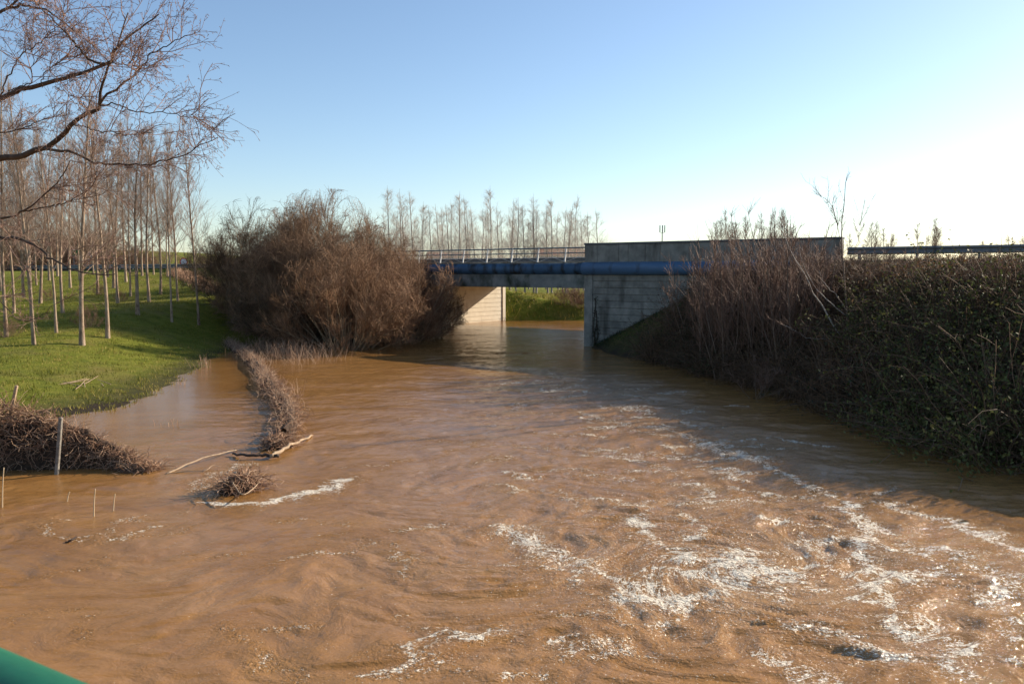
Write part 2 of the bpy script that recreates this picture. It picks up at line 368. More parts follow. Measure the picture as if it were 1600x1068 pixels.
# ------------------------------------------------------------------ river
foam_sparkle_lines = [
 ([(322, 784), (350, 789), (410, 787), (460, 776), (510, 764), (548, 750)], .15, 1.5),
 ([(300, 770), (325, 748), (350, 735), (395, 722)], .22, .6),
 ([(500, 766), (560, 746), (610, 727), (690, 713), (740, 692), (762, 686)], .13, .42),
 ([(78, 812), (88, 835), (120, 846), (165, 832), (190, 818), (235, 804)], .13, .62), ([(160, 846), (200, 839), (248, 827)], .13, .72),
 ([(0, 905), (60, 900), (150, 880)], .08, .4), ([(0, 975), (40, 962), (100, 945)], .08, .4),
 ([(588, 1062), (610, 1040), (650, 1016), (690, 1001), (740, 996), (800, 990)], .13, .85), ([(640, 1064), (665, 1030), (700, 1010)], .08, .6),
 ([(790, 828), (830, 846), (870, 870), (930, 890), (985, 912), (1000, 940), (1040, 960)], .22, .72),
 ([(1002, 800), (1008, 830), (1040, 860), (1080, 884)], .17, .8), ([(1060, 800), (1090, 835), (1080, 850)], .1, .7),
 ([(1110, 908), (1150, 915), (1195, 893), (1175, 868), (1140, 880), (1125, 895)], .26, .95),
 ([(1200, 895), (1205, 925), (1215, 960)], .12, .5),
 ([(1128, 702), (1200, 728), (1260, 760), (1310, 785), (1345, 812), (1360, 832), (1348, 850)], .16, .78),
 ([(1338, 856), (1362, 890), (1375, 930), (1440, 980), (1480, 1012), (1500, 1055)], .18, .72),
 ([(985, 945), (1080, 946), (1130, 930), (1190, 902)], .22, .82),
 ([(900, 645), (980, 665), (1030, 668), (1090, 690), (1140, 712)], .28, .6),
 ([(870, 700), (950, 705), (1010, 720), (1080, 745)], .2, .42),
 ([(740, 572), (830, 576), (880, 590)], .35, .5), ([(860, 600), (950, 640), (1000, 640)], .3, .42),
 ([(1390, 795), (1480, 812), (1545, 835), (1600, 870)], .3, .66), ([(1420, 860), (1500, 870), (1600, 925)], .25, .45),  # first streak paints sun sparkle as foam
 ([(870, 760), (900, 790), (960, 800), (1010, 790)], .1, .5), ([(640, 685), (700, 690), (755, 688)], .1, .5),
 ([(850, 1018), (890, 992), (900, 1002)], .08, .55), ([(1200, 1030), (1240, 1052), (1290, 1060)], .12, .7), ([(1040, 790), (1160, 790), (1280, 775)], .12, .5),
 ([(1240, 850), (1290, 870), (1350, 880)], .12, .5), ([(1380, 830), (1480, 905), (1600, 950)], .12, .4), ([(340, 985), (370, 998), (400, 1025)], .08, .5),
]
wx = axis(-13, 15, .085, -88, 130, 1.06); wy0 = [5.0]
while wy0[-1] < 120: wy0.append(wy0[-1] + .05 + max(0, wy0[-1] - 12) * .0052)
wy = np.concatenate([np.arange(-38, 5, 1.2), np.array(wy0)])
WX, WY = np.meshgrid(wx, wy)
turb = np.clip(np.exp(-(((WX - 3.6) / 5.5) ** 2 + ((WY - 14) / 7) ** 2)) + .55 * np.exp(-(((WX - 4.5) / 4) ** 2 + ((WY - 27) / 9) ** 2)) + .45 * np.exp(-(((WX - 9) / 4) ** 2 + ((WY - 13) / 5) ** 2)), 0, 1)
calm = sst((-9.3 - WX) / 3) * sst((WY - 22.5) / 2) * (WY < 60)
qx, qy = WX.copy(), WY.copy()
for px, py, rr_, an_ in ((1160, 890, 1.5, 3.2), (870, 850, 1.3, -2.2), (1330, 830, 1.5, 2.2), (1060, 700, 2.4, -2.0), (600, 900, 2.2, 1.4), (330, 900, 1.6, -1.3), (700, 660, 3.2, 1.3), (1420, 960, 1.5, -2.2), (960, 990, 1.2, 1.8), (180, 960, 1.3, 1.2), (900, 610, 3.5, -1.4), (760, 770, 1.8, -1.5), (1200, 1010, 1.0, -2.0), (500, 1010, 1.0, 1.6)):
    c = on(px, py); dx_, dy_ = qx - c[0], qy - c[1]; an = .55 * an_ * np.exp(-(dx_ ** 2 + dy_ ** 2) / rr_ ** 2)
    qx, qy = c[0] + dx_ * np.cos(an) - dy_ * np.sin(an), c[1] + dx_ * np.sin(an) + dy_ * np.cos(an)
qx = qx + .45 * fbm(qx * .45, qy * .45, 3, 21); qy = qy + .45 * fbm(qx * .45 + 5, qy * .45, 3, 22)
big = fbm(qx * .22, qy * .5, 2, 31)
ridge = 1 - np.abs(pn(qx * .5, qy * 1.1, 35)) * 2.1
ridge2 = 1 - np.abs(pn(qx * 1.2, qy * 2.4, 37)) * 2.1
small = fbm(qx * 1.9, qy * 4.2, 3, 41)
WZ = (.035 + .035 * turb) * big + (.009 + .013 * turb) * ridge + (.012 + .034 * turb) * np.exp(-(pn(qx * .33 + 3, qy * .62, 47) / .34) ** 2) + (.006 + .026 * turb) * ridge2 + (.012 + .020 * turb) * small + (.004 + .010 * turb) * pn(qx * 5.5, qy * 7.5, 45)
foam = np.zeros_like(WX)  # holds real foam and painted sparkle streaks alike
FR = np.random.default_rng(17); arcs = []                    # short foam crests, doubling as painted sun sparkle, down the main current
for k in range(150):
    if k < 105: yy = FR.uniform(9.5, 40); xx = np.interp(yy, [9, 16, 26, 40], [4.2, 4.6, 4.4, 2.6]) + FR.normal(0, 2.1)
    else: yy = FR.uniform(9, 34); xx = FR.uniform(-7, 4)
    ln = FR.uniform(.35, 1.3) * (1 + yy / 40); a0 = FR.normal(-.25, .6); cv = FR.normal(0, .9); p = [np.array([xx, yy])]
    for j in range(5):
        a_ = a0 + cv * j / 5; p.append(p[-1] + np.array([math.cos(a_), math.sin(a_)]) * ln / 5)
    arcs.append((p, FR.uniform(.05, .10) * (1 + yy / 45), FR.uniform(.55, .95) if k < 105 else FR.uniform(.35, .62)))
for pts, wd, st in [([on(*p)[:2] for p in pts], wd, st) for pts, wd, st in foam_sparkle_lines] + arcs:
    pw = pts
    mnx = min(p[0] for p in pw) - 1.5; mxx = max(p[0] for p in pw) + 1.5; mny = min(p[1] for p in pw) - 1.5; mxy = max(p[1] for p in pw) + 1.5
    sel = (WX > mnx) & (WX < mxx) & (WY > mny) & (WY < mxy)
    xs_, ys_ = WX[sel], WY[sel]
    xs_ = xs_ + .3 * fbm(xs_ * 1.6, ys_ * 1.6, 3, 51); ys_ = ys_ + .3 * fbm(xs_ * 1.6 + 7, ys_ * 1.6, 3, 52)
    b_ = np.full(xs_.shape, 9.0)
    for (ax, ay), (bx, by) in zip(pw[:-1], pw[1:]):
        dx, dy = bx - ax, by - ay; t = np.clip(((xs_ - ax) * dx + (ys_ - ay) * dy) / (dx * dx + dy * dy), 0, 1)
        b_ = np.minimum(b_, np.hypot(xs_ - ax - t * dx, ys_ - ay - t * dy))
    wdv = .85 * wd * (1 + .8 * fbm(xs_ * .9, ys_ * .9, 2, 55))
    g = st * (np.exp(-(b_ / np.maximum(wdv, .03)) ** 2) + .38 * np.exp(-(b_ / np.maximum(wdv * 4, .03)) ** 2))
    foam[sel] = np.maximum(foam[sel], g)
foam = np.clip(foam * .85 + turb * (.24 + .30 * np.clip(ridge - .55, 0, 1) + .2 * np.clip(ridge2 - .6, 0, 1)) + .10 * np.clip(ridge2 - .72, 0, 1) * 2, 0, 1.3)
WZ = WZ + .02 * np.clip(foam - .3, 0, 1) * (.6 + pn(WX * 3.5, WY * 3.5, 61))
WZ = np.where(WZ < -.02, -.02 - .03 * np.tanh((-.02 - WZ) / .03), WZ)
WZ = WZ * (1 - .88 * calm) * np.clip(1.25 - WY / 130, .3, 1); foam = foam * (1 - calm)

def water_mat():
    m = bpy.data.materials.new('muddy_water'); m.use_nodes = True; t = m.node_tree; N = t.nodes; L = t.links
    b = N['Principled BSDF']; b.inputs['IOR'].default_value = 1.33; b.inputs['Specular IOR Level'].default_value = .5
    tc = N.new('ShaderNodeTexCoord')
    def noise(s, d, stretch=(1, 1, 1), dist=0.0, ro=.6):
        mp = N.new('ShaderNodeMapping'); mp.inputs['Scale'].default_value = stretch; L.new(tc.outputs['Object'], mp.inputs['Vector'])
        n = N.new('ShaderNodeTexNoise'); n.inputs['Scale'].default_value = s; n.inputs['Detail'].default_value = d
        n.inputs['Roughness'].default_value = ro; n.inputs['Distortion'].default_value = dist
        L.new(mp.outputs[0], n.inputs['Vector']); return n.outputs['Fac']
    flow = N.new('ShaderNodeAttribute'); flow.attribute_name = 'flow'
    def fnoise(s, d, stretch=(1, 1, 1), dist=0.0, ro=.6):
        o = noise(s, d, stretch, dist, ro); L.new(flow.outputs['Vector'], o.node.inputs['Vector'].links[0].from_node.inputs['Vector']); return o
    def math_(op, a, b, c=None):
        n = N.new('ShaderNodeMath'); n.operation = op
        for i, q in enumerate((a, b, c)):
            if q is None: continue
            if isinstance(q, (int, float)): n.inputs[i].default_value = q
            else: L.new(q, n.inputs[i])
        return n.outputs[0]
    r = N.new('ShaderNodeValToRGB'); e = r.color_ramp.elements
    e[0].position = .30; e[0].color = (.238, .113, .032, 1); e[1].position = .72; e[1].color = (.325, .167, .054, 1); e2 = e.new(1.0); e2.color = (.42, .252, .118, 1)
    chc = N.new('ShaderNodeAttribute'); chc.attribute_name = 'chop'
    L.new(math_('ADD', fnoise(.8, 6, (.7, 1.2, 1), .4, .6), math_('MULTIPLY', math_('SUBTRACT', chc.outputs['Fac'], .27), .5)), r.inputs['Fac'])
    fa = N.new('ShaderNodeAttribute'); fa.attribute_name = 'foam'
    filA = math_('ABSOLUTE', math_('SUBTRACT', fnoise(3.2, 4, (.75, 1.3, 1), 1.0, .62), .5), 0)          # 0 along thin winding lines
    filB = math_('ABSOLUTE', math_('SUBTRACT', fnoise(7.5, 3, (.8, 1.3, 1), .8, .6), .5), 0)
    fil = math_('MINIMUM', filA, math_('MULTIPLY', filB, 1.3))
    speck = noise(17, 4, (1, 1.2, 1), .4, .8)  # breaks up the foam; these specks also paint sun sparkle
    val = math_('ADD', math_('MULTIPLY_ADD', fil, -9.0, math_('MULTIPLY', speck, 3.2)), fa.outputs['Fac'])
    mr = N.new('ShaderNodeMapRange'); mr.interpolation_type = 'SMOOTHSTEP'; mr.inputs['From Min'].default_value = 2.08; mr.inputs['From Max'].default_value = 2.5
    L.new(val, mr.inputs['Value'])
    glint_dots = noise(30, 2, (1, 1.25, 1), .3, .6)                                   # white specks painted in for sun glints, denser where the water boils
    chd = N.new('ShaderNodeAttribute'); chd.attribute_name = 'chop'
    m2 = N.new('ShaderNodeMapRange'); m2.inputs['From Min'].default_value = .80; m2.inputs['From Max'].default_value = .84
    L.new(math_('MULTIPLY_ADD', chd.outputs['Fac'], .235, math_('MULTIPLY_ADD', fil, -.22, glint_dots)), m2.inputs['Value'])
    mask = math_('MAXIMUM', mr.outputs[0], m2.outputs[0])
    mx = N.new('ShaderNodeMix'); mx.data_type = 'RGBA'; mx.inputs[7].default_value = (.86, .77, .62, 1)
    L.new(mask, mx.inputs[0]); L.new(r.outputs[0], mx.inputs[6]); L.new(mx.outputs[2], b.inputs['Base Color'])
    rr = N.new('ShaderNodeMapRange'); rr.inputs['To Min'].default_value = .07; rr.inputs['To Max'].default_value = .30; L.new(mr.outputs[0], rr.inputs['Value'])
    L.new(rr.outputs[0], b.inputs['Roughness'])
    # ripples
    bp1 = N.new('ShaderNodeBump'); bp1.inputs['Distance'].default_value = .06; ch = N.new('ShaderNodeAttribute'); ch.attribute_name = 'chop'; L.new(ch.outputs['Fac'], bp1.inputs['Strength'])
    L.new(math_('ADD', fnoise(3.6, 5, (.8, 1.5, 1), .3, .62), math_('MULTIPLY', noise(6.5, 4, (.8, 1.3, 1), .2, .6), .6)), bp1.inputs['Height'])
    bp2 = N.new('ShaderNodeBump'); bp2.inputs['Distance'].default_value = .10
    st = N.new('ShaderNodeMapRange'); st.inputs['To Min'].default_value = .05; st.inputs['To Max'].default_value = 1.0; L.new(fa.outputs['Fac'], st.inputs['Value'])
    L.new(st.outputs[0], bp2.inputs['Strength']); L.new(noise(15, 4, (1, 1.3, 1), .5), bp2.inputs['Height'])
    L.new(bp1.outputs[0], bp2.inputs['Normal']); L.new(bp2.outputs[0], b.inputs['Normal'])
    return m
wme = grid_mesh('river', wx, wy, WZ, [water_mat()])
chp = wme.attributes.new('chop', 'FLOAT', 'POINT'); chp.data.foreach_set('value', ((.27 + .45 * turb) * (1 - .8 * calm)).ravel().astype(np.float32))
fl = wme.attributes.new('flow', 'FLOAT_VECTOR', 'POINT'); fl.data.foreach_set('vector', np.stack([qx, qy, WZ * 0], -1).ravel().astype(np.float32))
fa = wme.attributes.new('foam', 'FLOAT', 'POINT'); fa.data.foreach_set('value', foam.ravel().astype(np.float32))
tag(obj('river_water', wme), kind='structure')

# ------------------------------------------------------------------ road and bridge (local x = along the road, local y = across it)
road = empty('road', rz=RZ); road['kind'] = 'structure'
MB().box(-190, TL - 2.6, S0 + 1.2, S1 - 1.2, 5.0, 5.62).build('road_surface', M['asphalt'], road)
MB().box(TR + 2.6, 190, S0 + 1.2, S1 - 1.2, 5.0, 5.66).build('road_surface', M['asphalt'], road)

bridge = empty('road_bridge', rz=RZ, label='low concrete road bridge with blue edge pipe crossing the flooded river', cat='bridge')
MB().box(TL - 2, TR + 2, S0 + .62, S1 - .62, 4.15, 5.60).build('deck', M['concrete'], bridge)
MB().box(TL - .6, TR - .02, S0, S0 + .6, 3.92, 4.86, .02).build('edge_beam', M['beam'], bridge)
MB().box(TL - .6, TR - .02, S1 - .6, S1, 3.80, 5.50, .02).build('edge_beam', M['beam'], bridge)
MB().tube([(TL - 14, S0 + .12, 5.25), (TR - .1, S0 + .12, 5.25)], .415, 20).build('edge_pipe', M['blue_grimy'], bridge, True)
MB().box(TL - 14, TR - .1, S0 - .12, S0 + .6, 5.63, 5.70).build('kerb', M['concrete'], bridge)
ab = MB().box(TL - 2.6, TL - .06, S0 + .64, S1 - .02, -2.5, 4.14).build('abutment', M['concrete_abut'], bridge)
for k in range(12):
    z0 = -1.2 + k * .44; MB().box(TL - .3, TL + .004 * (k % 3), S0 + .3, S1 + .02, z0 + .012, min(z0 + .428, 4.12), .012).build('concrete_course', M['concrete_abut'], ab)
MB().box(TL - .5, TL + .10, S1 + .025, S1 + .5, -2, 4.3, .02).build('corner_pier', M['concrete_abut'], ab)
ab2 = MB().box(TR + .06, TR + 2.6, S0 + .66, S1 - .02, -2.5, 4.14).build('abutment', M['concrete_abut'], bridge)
# wing wall on the right
wing = empty('wing_wall', rz=RZ, label='grey board-marked concrete wing wall with tall parapet beside the bridge opening', cat='wall')
WL = 16.6
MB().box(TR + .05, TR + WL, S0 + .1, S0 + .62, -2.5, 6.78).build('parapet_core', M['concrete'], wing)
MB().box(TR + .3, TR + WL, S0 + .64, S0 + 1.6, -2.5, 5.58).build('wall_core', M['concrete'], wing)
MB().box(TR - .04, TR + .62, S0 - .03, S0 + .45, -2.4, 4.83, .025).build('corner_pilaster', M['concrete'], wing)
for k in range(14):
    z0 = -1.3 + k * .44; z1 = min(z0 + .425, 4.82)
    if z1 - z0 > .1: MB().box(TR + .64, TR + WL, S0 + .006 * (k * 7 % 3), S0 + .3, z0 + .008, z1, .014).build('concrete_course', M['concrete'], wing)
MB().tube([(TR - .08, S0 - .02, 5.24), (TR + WL - .3, S0 - .02, 5.24)], .43, 20).build('edge_pipe', M['blue'], wing, True)
xs = [0, .95, 2.6, 3.3, 4.55, 5.6, 7.6, 9.6, 11.6, 13.6, 15.2, WL]
for k, (a, b) in enumerate(zip(xs[:-1], xs[1:])):
    MB().box(TR + a + (.008 if k else -.03), TR + b - .008, S0 + .004 * (k % 3), S0 + .4, 5.60, 6.80, .012).build('parapet_panel', M['concrete'], wing)
MB().box(TR - .06, TR + WL + .03, S0 - .05, S0 + .66, 6.80, 6.93, .015).build('coping', M['coping'], wing)

# bridge railing
rail = empty('bridge_railing', rz=RZ, label='pale-posted blue-grey steel railing along the bridge edge', cat='railing')
RB = 5.70
MB().tube([(TL - 14, S0 + .28, 6.66), (TR + .02, S0 + .28, 6.66)], .045, 8).build('top_rail', M['rail_blue'], rail, True)
MB().tube([(TL - 14, S0 + .24, 6.31), (TR + .02, S0 + .24, 6.31)], .035, 8).build('middle_rail', M['rail_blue'], rail, True)
t = TR - 1.7; posts = []
while t > TL - 14:
    posts.append(t); t -= 2.32
pm = None
for t in posts:
    if pm is None:
        mb = MB().poly([(-.05, 0, 0), (.05, 0, 0), (.05, .1, 0), (-.05, .1, 0), (-.035, .2, .98), (.035, .2, .98), (.035, .27, .98), (-.035, .27, .98)],
                       [(0, 3, 2, 1), (4, 5, 6, 7), (0, 1, 5, 4), (1, 2, 6, 5), (2, 3, 7, 6), (3, 0, 4, 7)])
        o = mb.build('post', M['galv'], rail); pm = o.data
    else: o = obj('post', pm, rail)
    o.location = (t, S0 + .02, RB)
bm_ = MB().tube([(.08, 0, 0.02), (1.16, 0, .36), (2.24, 0, .02)], .014, 5); bme = None
for t in posts:
    if bme is None: o = bm_.build('brace', M['galv'], rail); bme = o.data
    else: o = obj('brace', bme, rail)
    o.location = (t, S0 + .16, RB)

def w_beam(mb, t0, t1, s, z0, z1, depth=.09):
    h = z1 - z0; prof = [(0, 0), (-depth, .12), (-depth, .26), (0, .42), (0, .58), (-depth, .74), (-depth, .88), (0, 1)]
    pts = []
    for t in (t0, t1):
        pts += [(t, s + p, z0 + q * h) for p, q in prof] + [(t, s + p + .012, z0 + q * h) for p, q in prof[::-1]]
    n = 16; mb.poly(pts, [(i, (i + 1) % n, n + (i + 1) % n, n + i) for i in range(n)] + [tuple(range(n - 1, -1, -1)), tuple(range(n, 2 * n))])
def guardrail(name, label, t0, t1, s, z0, z1, zg, step=4.0, seg=4.3, cat='guardrail'):
    g = empty(name, rz=RZ, label=label, cat=cat)
    t = t0
    while t < t1 - .1:
        mb = MB(); w_beam(mb, t, min(t + seg + .15, t1), s + .004 * (int(t) % 2), z0, z1); mb.build('beam', M['guard'], g); t += seg
    pmesh = None; t = t0 + .6
    while t < t1:
        if pmesh is None: o = MB().box(-.06, .06, .02, .14, zg - .3, z1 - .03).build('post', M['guard'], g); pmesh = o.data
        else: o = obj('post', pmesh, g)
        o.location = (t, s, 0); t += step
    return g
guardrail('crash_barrier', 'dark steel crash barrier along the road behind the bridge railing', TL - 14, TR + 1, S0 + .95, 5.72, 6.02, 5.5, 2.0)
guardrail('crash_barrier', 'grey corrugated crash barrier on the grassy verge beyond the wing wall', TR + WL + .25, TR + 62, S0 + .5, 5.95, 6.36, 5.5, 2.9)
gl = guardrail('crash_barrier', 'dark crash barrier on posts behind the bare poplar plantation', TL - 110, TL - 14.3, S0 + .5, 5.40, 5.86, 4.9, 3.0)

# speed sign and direction signs beyond the left barrier
def pole_sign(name, label, px, py, D, kind, wd, hg):
    c = at(px, py, D); zg = min(h1(c[0], c[1]), c[2] - hg - .3); g = empty(name, (c[0], c[1], zg), 0, label=label, cat='sign')
    hz = c[2] - zg
    offs = (0,) if kind == 'round' else (-wd * .3, wd * .3)
    for x in offs: MB().tube([(x, .06, -.3), (x, .06, hz + hg * .4)], .04, 6).build('pole', M['galv'], g)
    if kind == 'round':
        for nm, r, y, mt in (('rim', wd / 2, 0, M['red_sign']), ('disc', wd / 2 * .74, -.012, M['white_sign'])):
            MB().tube([(0, y, hz), (0, y - .015, hz)], r, 24).build(nm, mt, g)
    else:
        MB().box(-wd / 2, wd / 2, -.02, .02, hz - hg / 2, hz + hg / 2).build('border', M['white_sign'], g)
        MB().box(-wd / 2 + .05, wd / 2 - .05, -.034, -.021, hz - hg / 2 + .05, hz + hg / 2 - .05).build('face', M[kind], g)
pole_sign('speed_sign', 'round white speed sign with red rim above the roadside barrier', 287, 409, 96, 'round', .95, .95)
pole_sign('direction_sign', 'green rectangular road sign with white border behind the poplars', 119, 395, 112, 'green_sign', 1.25, .85)
pole_sign('direction_sign', 'small dark blue road sign behind the poplars', 140, 397, 113, 'blue_sign', .75, .7)

# footbridge with the green handrail the picture is taken from
A = on(0, 1010, 4.37); B = on(140, 1068, 4.37); dv = (B - A); dv[2] = 0; dv /= np.linalg.norm(dv); nv = np.array([dv[1], -dv[0], 0])
if nv[1] > 0: nv = -nv
fb = empty('footbridge', (0, 0, 0), 0, label='footbridge with thick green painted steel handrail over the near water', cat='footbridge')
pn_ = np.cross(A - np.array([0, 0, EYE]), B - np.array([0, 0, EYE])); pn_ /= np.linalg.norm(pn_); pn_ = pn_ if pn_[2] < 0 else -pn_
c0 = A + pn_ * .075; rz_ = float(c0[2])
def fp(k, off, z): q = c0 + dv * k + nv * off; return (q[0], q[1], z)
MB().tube([fp(-6, 0, rz_), fp(7, 0, rz_)], .075, 20).build('handrail', M['green_paint'], fb, True)
MB().tube([fp(-6, 0, 3.8), fp(7, 0, 3.8)], .03, 10).build('lower_rail', M['green_paint'], fb, True)
for k in np.arange(-5.5, 7, 2.0): MB().tube([fp(k, 0, 3.2), fp(k, 0, 4.26)], .035, 10).build('post', M['green_paint'], fb)
for k in range(30):
    a = -6 + k * .44; q = [fp(a, -.05, 3.27), fp(a + .42, -.05, 3.27), fp(a + .42, 2.2, 3.27), fp(a, 2.2, 3.27)]
    MB().poly(q + [(x, y, 3.21) for x, y, _ in q], [(0, 1, 2, 3), (7, 6, 5, 4), (0, 4, 5, 1), (1, 5, 6, 2), (2, 6, 7, 3), (3, 7, 4, 0)]).build('plank', M['deck_wood'], fb)

# ------------------------------------------------------------------ trees
def poplar_meshes(seed, Ht, r, nb, dens, bark, twig, start=.24, spread=.85, sub=6, reach=.30):
    R = np.random.default_rng(seed)
    K = 12; Pt, rt = strands(np.zeros((1, 3)), [[R.normal(0, .015), R.normal(0, .015), 1]], Ht, r, .012, K, .018, (0, 0, .03), R)
    tt = np.linspace(0, 1, K + 1); rt = (r * (1 - tt) ** .8 + .008)[None]
    rt[0, 0] *= 1.35
    trunk = tubes([(Pt, rt, 8)], 'trunk', [bark], R); trunk.shade_smooth()
    s, d, t, _ = sprout(Pt, nb, start, .92, spread, .16, .25, R)
    L = (1 - t) * Ht * reach + .2; L *= R.uniform(.6, 1.15, len(L))
    b = strands(s, d, L, .011 + .016 * (1 - t), .005, 4, .09, (0, 0, .085), R)
    s2, d2, t2, i2 = sprout(b[0], sub, .15, 1, .6, .2, .15, R)
    b2 = strands(s2, d2, L[i2] * R.uniform(.25, .55, len(i2)), .008, .005, 2, .1, (0, 0, .12), R)
    s3, d3, t3, i3 = sprout(b2[0], dens, .1, 1, .6, .25, .1, R)
    b3 = strands(s3, d3, R.uniform(.25, .7, len(i3)), .0048, .0035, 1, .1, (0, 0, .1), R)
    crown = tubes([(b[0], b[1], 4), (b2[0], b2[1], 3), (b3[0], b3[1], 3)], 'crown', [twig], R)
    return trunk, crown
def put_tree(name, tr, cr, loc, rz, s, label, group, lean=(0, 0), cat='tree'):
    e = empty(name, loc, 0, label=label, cat=cat, group=group); e.rotation_euler = (lean[0], lean[1], rz); e.scale = s if hasattr(s, '__len__') else (s, s, s)
    obj('trunk', tr, e); obj('crown', cr, e); return e
pops = [poplar_meshes(100 + k, 14.6, .10, 62, 3, M['poplar_bark'], M['poplar_twig']) for k in range(5)]
grove = [(53, 538), (128, 534), (88, 521), (168, 520), (268, 487), (310, 484), (278, 471), (233, 472), (251, 460), (215, 488), (204, 463), (184, 474),
         (10, 527), (22, 488), (50, 502), (63, 474), (37, 465), (77, 438), (98, 488), (153, 460), (197, 440), (124, 437), (146, 428), (178, 450), (240, 428), (2, 455), (20, 440), (57, 446), (110, 450), (222, 430), (-25, 500), (-45, 470), (-20, 460), (45, 430), (90, 430), (168, 432), (-60, 520), (262, 432)]
GR = np.random.default_rng(55)
for k, (px, py) in enumerate(grove):
    D = float(np.interp(py, [425, 440, 460, 472, 488, 520, 540], [84, 77, 70, 64, 57, 48.5, 44]))
    c = at(px, py, D); z = h1(c[0], c[1]); tr, cr = pops[k % 5]
    lean = (0, math.radians(-5)) if (px, py) == (63, 474) else (GR.normal(0, .012), GR.normal(0, .012))
    lab = 'leaning pale-trunked poplar in the plantation' if (px, py) == (63, 474) else 'slim bare poplar with pale trunk ' + ('in the lowest plantation row on open grass' if py > 515 else 'in the middle rows of the plantation slope' if py > 455 else 'at the upper plantation edge near the barrier')
    th = GR.uniform(.65, 1.25) * (1.05 if D < 60 else .92)
    put_tree('poplar_tree', tr, cr, (c[0], c[1], z - .05), GR.uniform(0, 6.28), (th, th, GR.uniform(.88, 1.1)),
             lab, 'poplars of the plantation', lean)
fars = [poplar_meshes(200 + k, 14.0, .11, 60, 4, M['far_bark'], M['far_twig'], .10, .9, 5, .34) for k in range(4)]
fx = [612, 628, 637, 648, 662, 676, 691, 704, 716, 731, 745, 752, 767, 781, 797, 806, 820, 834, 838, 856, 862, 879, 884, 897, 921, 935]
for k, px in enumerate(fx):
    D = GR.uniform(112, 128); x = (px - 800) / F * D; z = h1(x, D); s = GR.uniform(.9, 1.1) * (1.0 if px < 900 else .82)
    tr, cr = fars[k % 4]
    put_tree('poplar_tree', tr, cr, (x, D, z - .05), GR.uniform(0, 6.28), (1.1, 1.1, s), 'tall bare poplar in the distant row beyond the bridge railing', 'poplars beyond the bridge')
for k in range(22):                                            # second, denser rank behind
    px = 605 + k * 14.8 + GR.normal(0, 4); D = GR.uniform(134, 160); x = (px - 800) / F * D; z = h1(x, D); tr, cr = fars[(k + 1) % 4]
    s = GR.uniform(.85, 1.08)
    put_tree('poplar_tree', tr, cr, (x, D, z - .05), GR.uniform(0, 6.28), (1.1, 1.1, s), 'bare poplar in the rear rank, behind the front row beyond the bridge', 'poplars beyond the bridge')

# many-stemmed willow shrubs
def willow_meshes(seed, Ht, Wd, ns, nb, ntw, bark, twig, r0=.05, low=.25):
    R = np.random.default_rng(seed)
    a = R.uniform(0, 6.283, ns); th = np.arccos(1 - R.uniform(0, 1, ns) ** 1.25 * (1 - math.cos(1.2)))
    start = np.stack([np.cos(a) * R.uniform(0, .9, ns), np.sin(a) * R.uniform(0, .9, ns), np.full(ns, -.6)], -1)
    d = np.stack([np.cos(a) * np.sin(th), np.sin(a) * np.sin(th), np.cos(th)], -1)
    L = R.uniform(.70, 1.02, ns) / np.sqrt((np.sin(th) / Wd) ** 2 + (np.cos(th) / Ht) ** 2)
    st = strands(start, d, L, r0 * R.uniform(.5, 1.2, ns), .012, 7, .09, (0, 0, .035), R)
    s, dd, t, i = sprout(st[0], nb, low, 1, .75, .25, .10, R, .5)
    b = strands(s, dd, L[i] * R.uniform(.12, .30, len(i)), .013, .006, 4, .14, (0, 0, .07), R)
    s2, d2, t2, i2 = sprout(b[0], ntw, .08, 1, .65, .25, .10, R)
    tw = strands(s2, d2, R.uniform(.35, 1.0, len(i2)) * (.5 + Ht / 20), .0075, .005, 2, .14, (0, 0, .09), R)
    def dome(P):                                        # keep the outline a rounded dome
        u_ = P / np.array([Wd, Wd, Ht]); r_ = np.linalg.norm(u_, axis=-1, keepdims=True)
        lim = 1 + .07 * np.sin(np.arctan2(P[..., 1:2], P[..., 0:1]) * 5 + seed) * np.cos(u_[..., 2:3] * 7)
        return P * np.where(r_ > .78, (.78 + .24 * np.tanh((r_ - .78) / .34)) * lim / np.maximum(r_, 1e-6), 1)
    trunk = tubes([(dome(st[0]), st[1], 5)], 'stems', [bark], R)
    crown = tubes([(dome(b[0]), b[1], 3), (dome(tw[0]), tw[1], 3)], 'crown', [twig], R)
    return trunk, crown
def put_shrub(name, ms, loc, rz, s, label, group=None, cat='shrub'):
    e = empty(name, loc, rz, label=label, cat=cat, group=group); e.scale = s if hasattr(s, '__len__') else (s, s, s)
    obj('stems', ms[0], e); obj('crown', ms[1], e); return e
wA = willow_meshes(301, 11.3, 7.4, 110, 30, 12, M['willow_bark'], M['willow_grey'], .07, .3)
wB = willow_meshes(302, 7.4, 6.0, 84, 15, 13, M['willow_bark'], M['willow_twig'], .045, .28)
wD = willow_meshes(303, 9.2, 7.0, 50, 18, 14, M['willow_bark'], M['willow_dark'], .05, .12)
wS = willow_meshes(304, 5.0, 4.5, 26, 12, 8, M['willow_bark'], M['brown_shrub'], .03, .12)
def gp(px, D): x = (px - 800) / F * D; return (x, D, max(h1(x, D), -.2))
put_shrub('willow_shrub', wA, gp(505, 60.5), .3, (1.0, 1.0, 1.03), 'largest round bare willow, tallest russet dome beside the bridge')
put_shrub('willow_shrub', wA, gp(450, 63.0), 4.1, (.8, .8, .86), 'rounded grey bare willow between the tallest willow and the field')
put_shrub('willow_shrub', wB, gp(540, 54.0), 1.3, 1.0, 'fan-stemmed bare willow standing in the brown water before the tallest willow')
put_shrub('willow_shrub', wB, gp(622, 59.0), 3.3, (1.0, 1.0, 1.0), 'low spreading bare willow leaning before the bridge abutment')
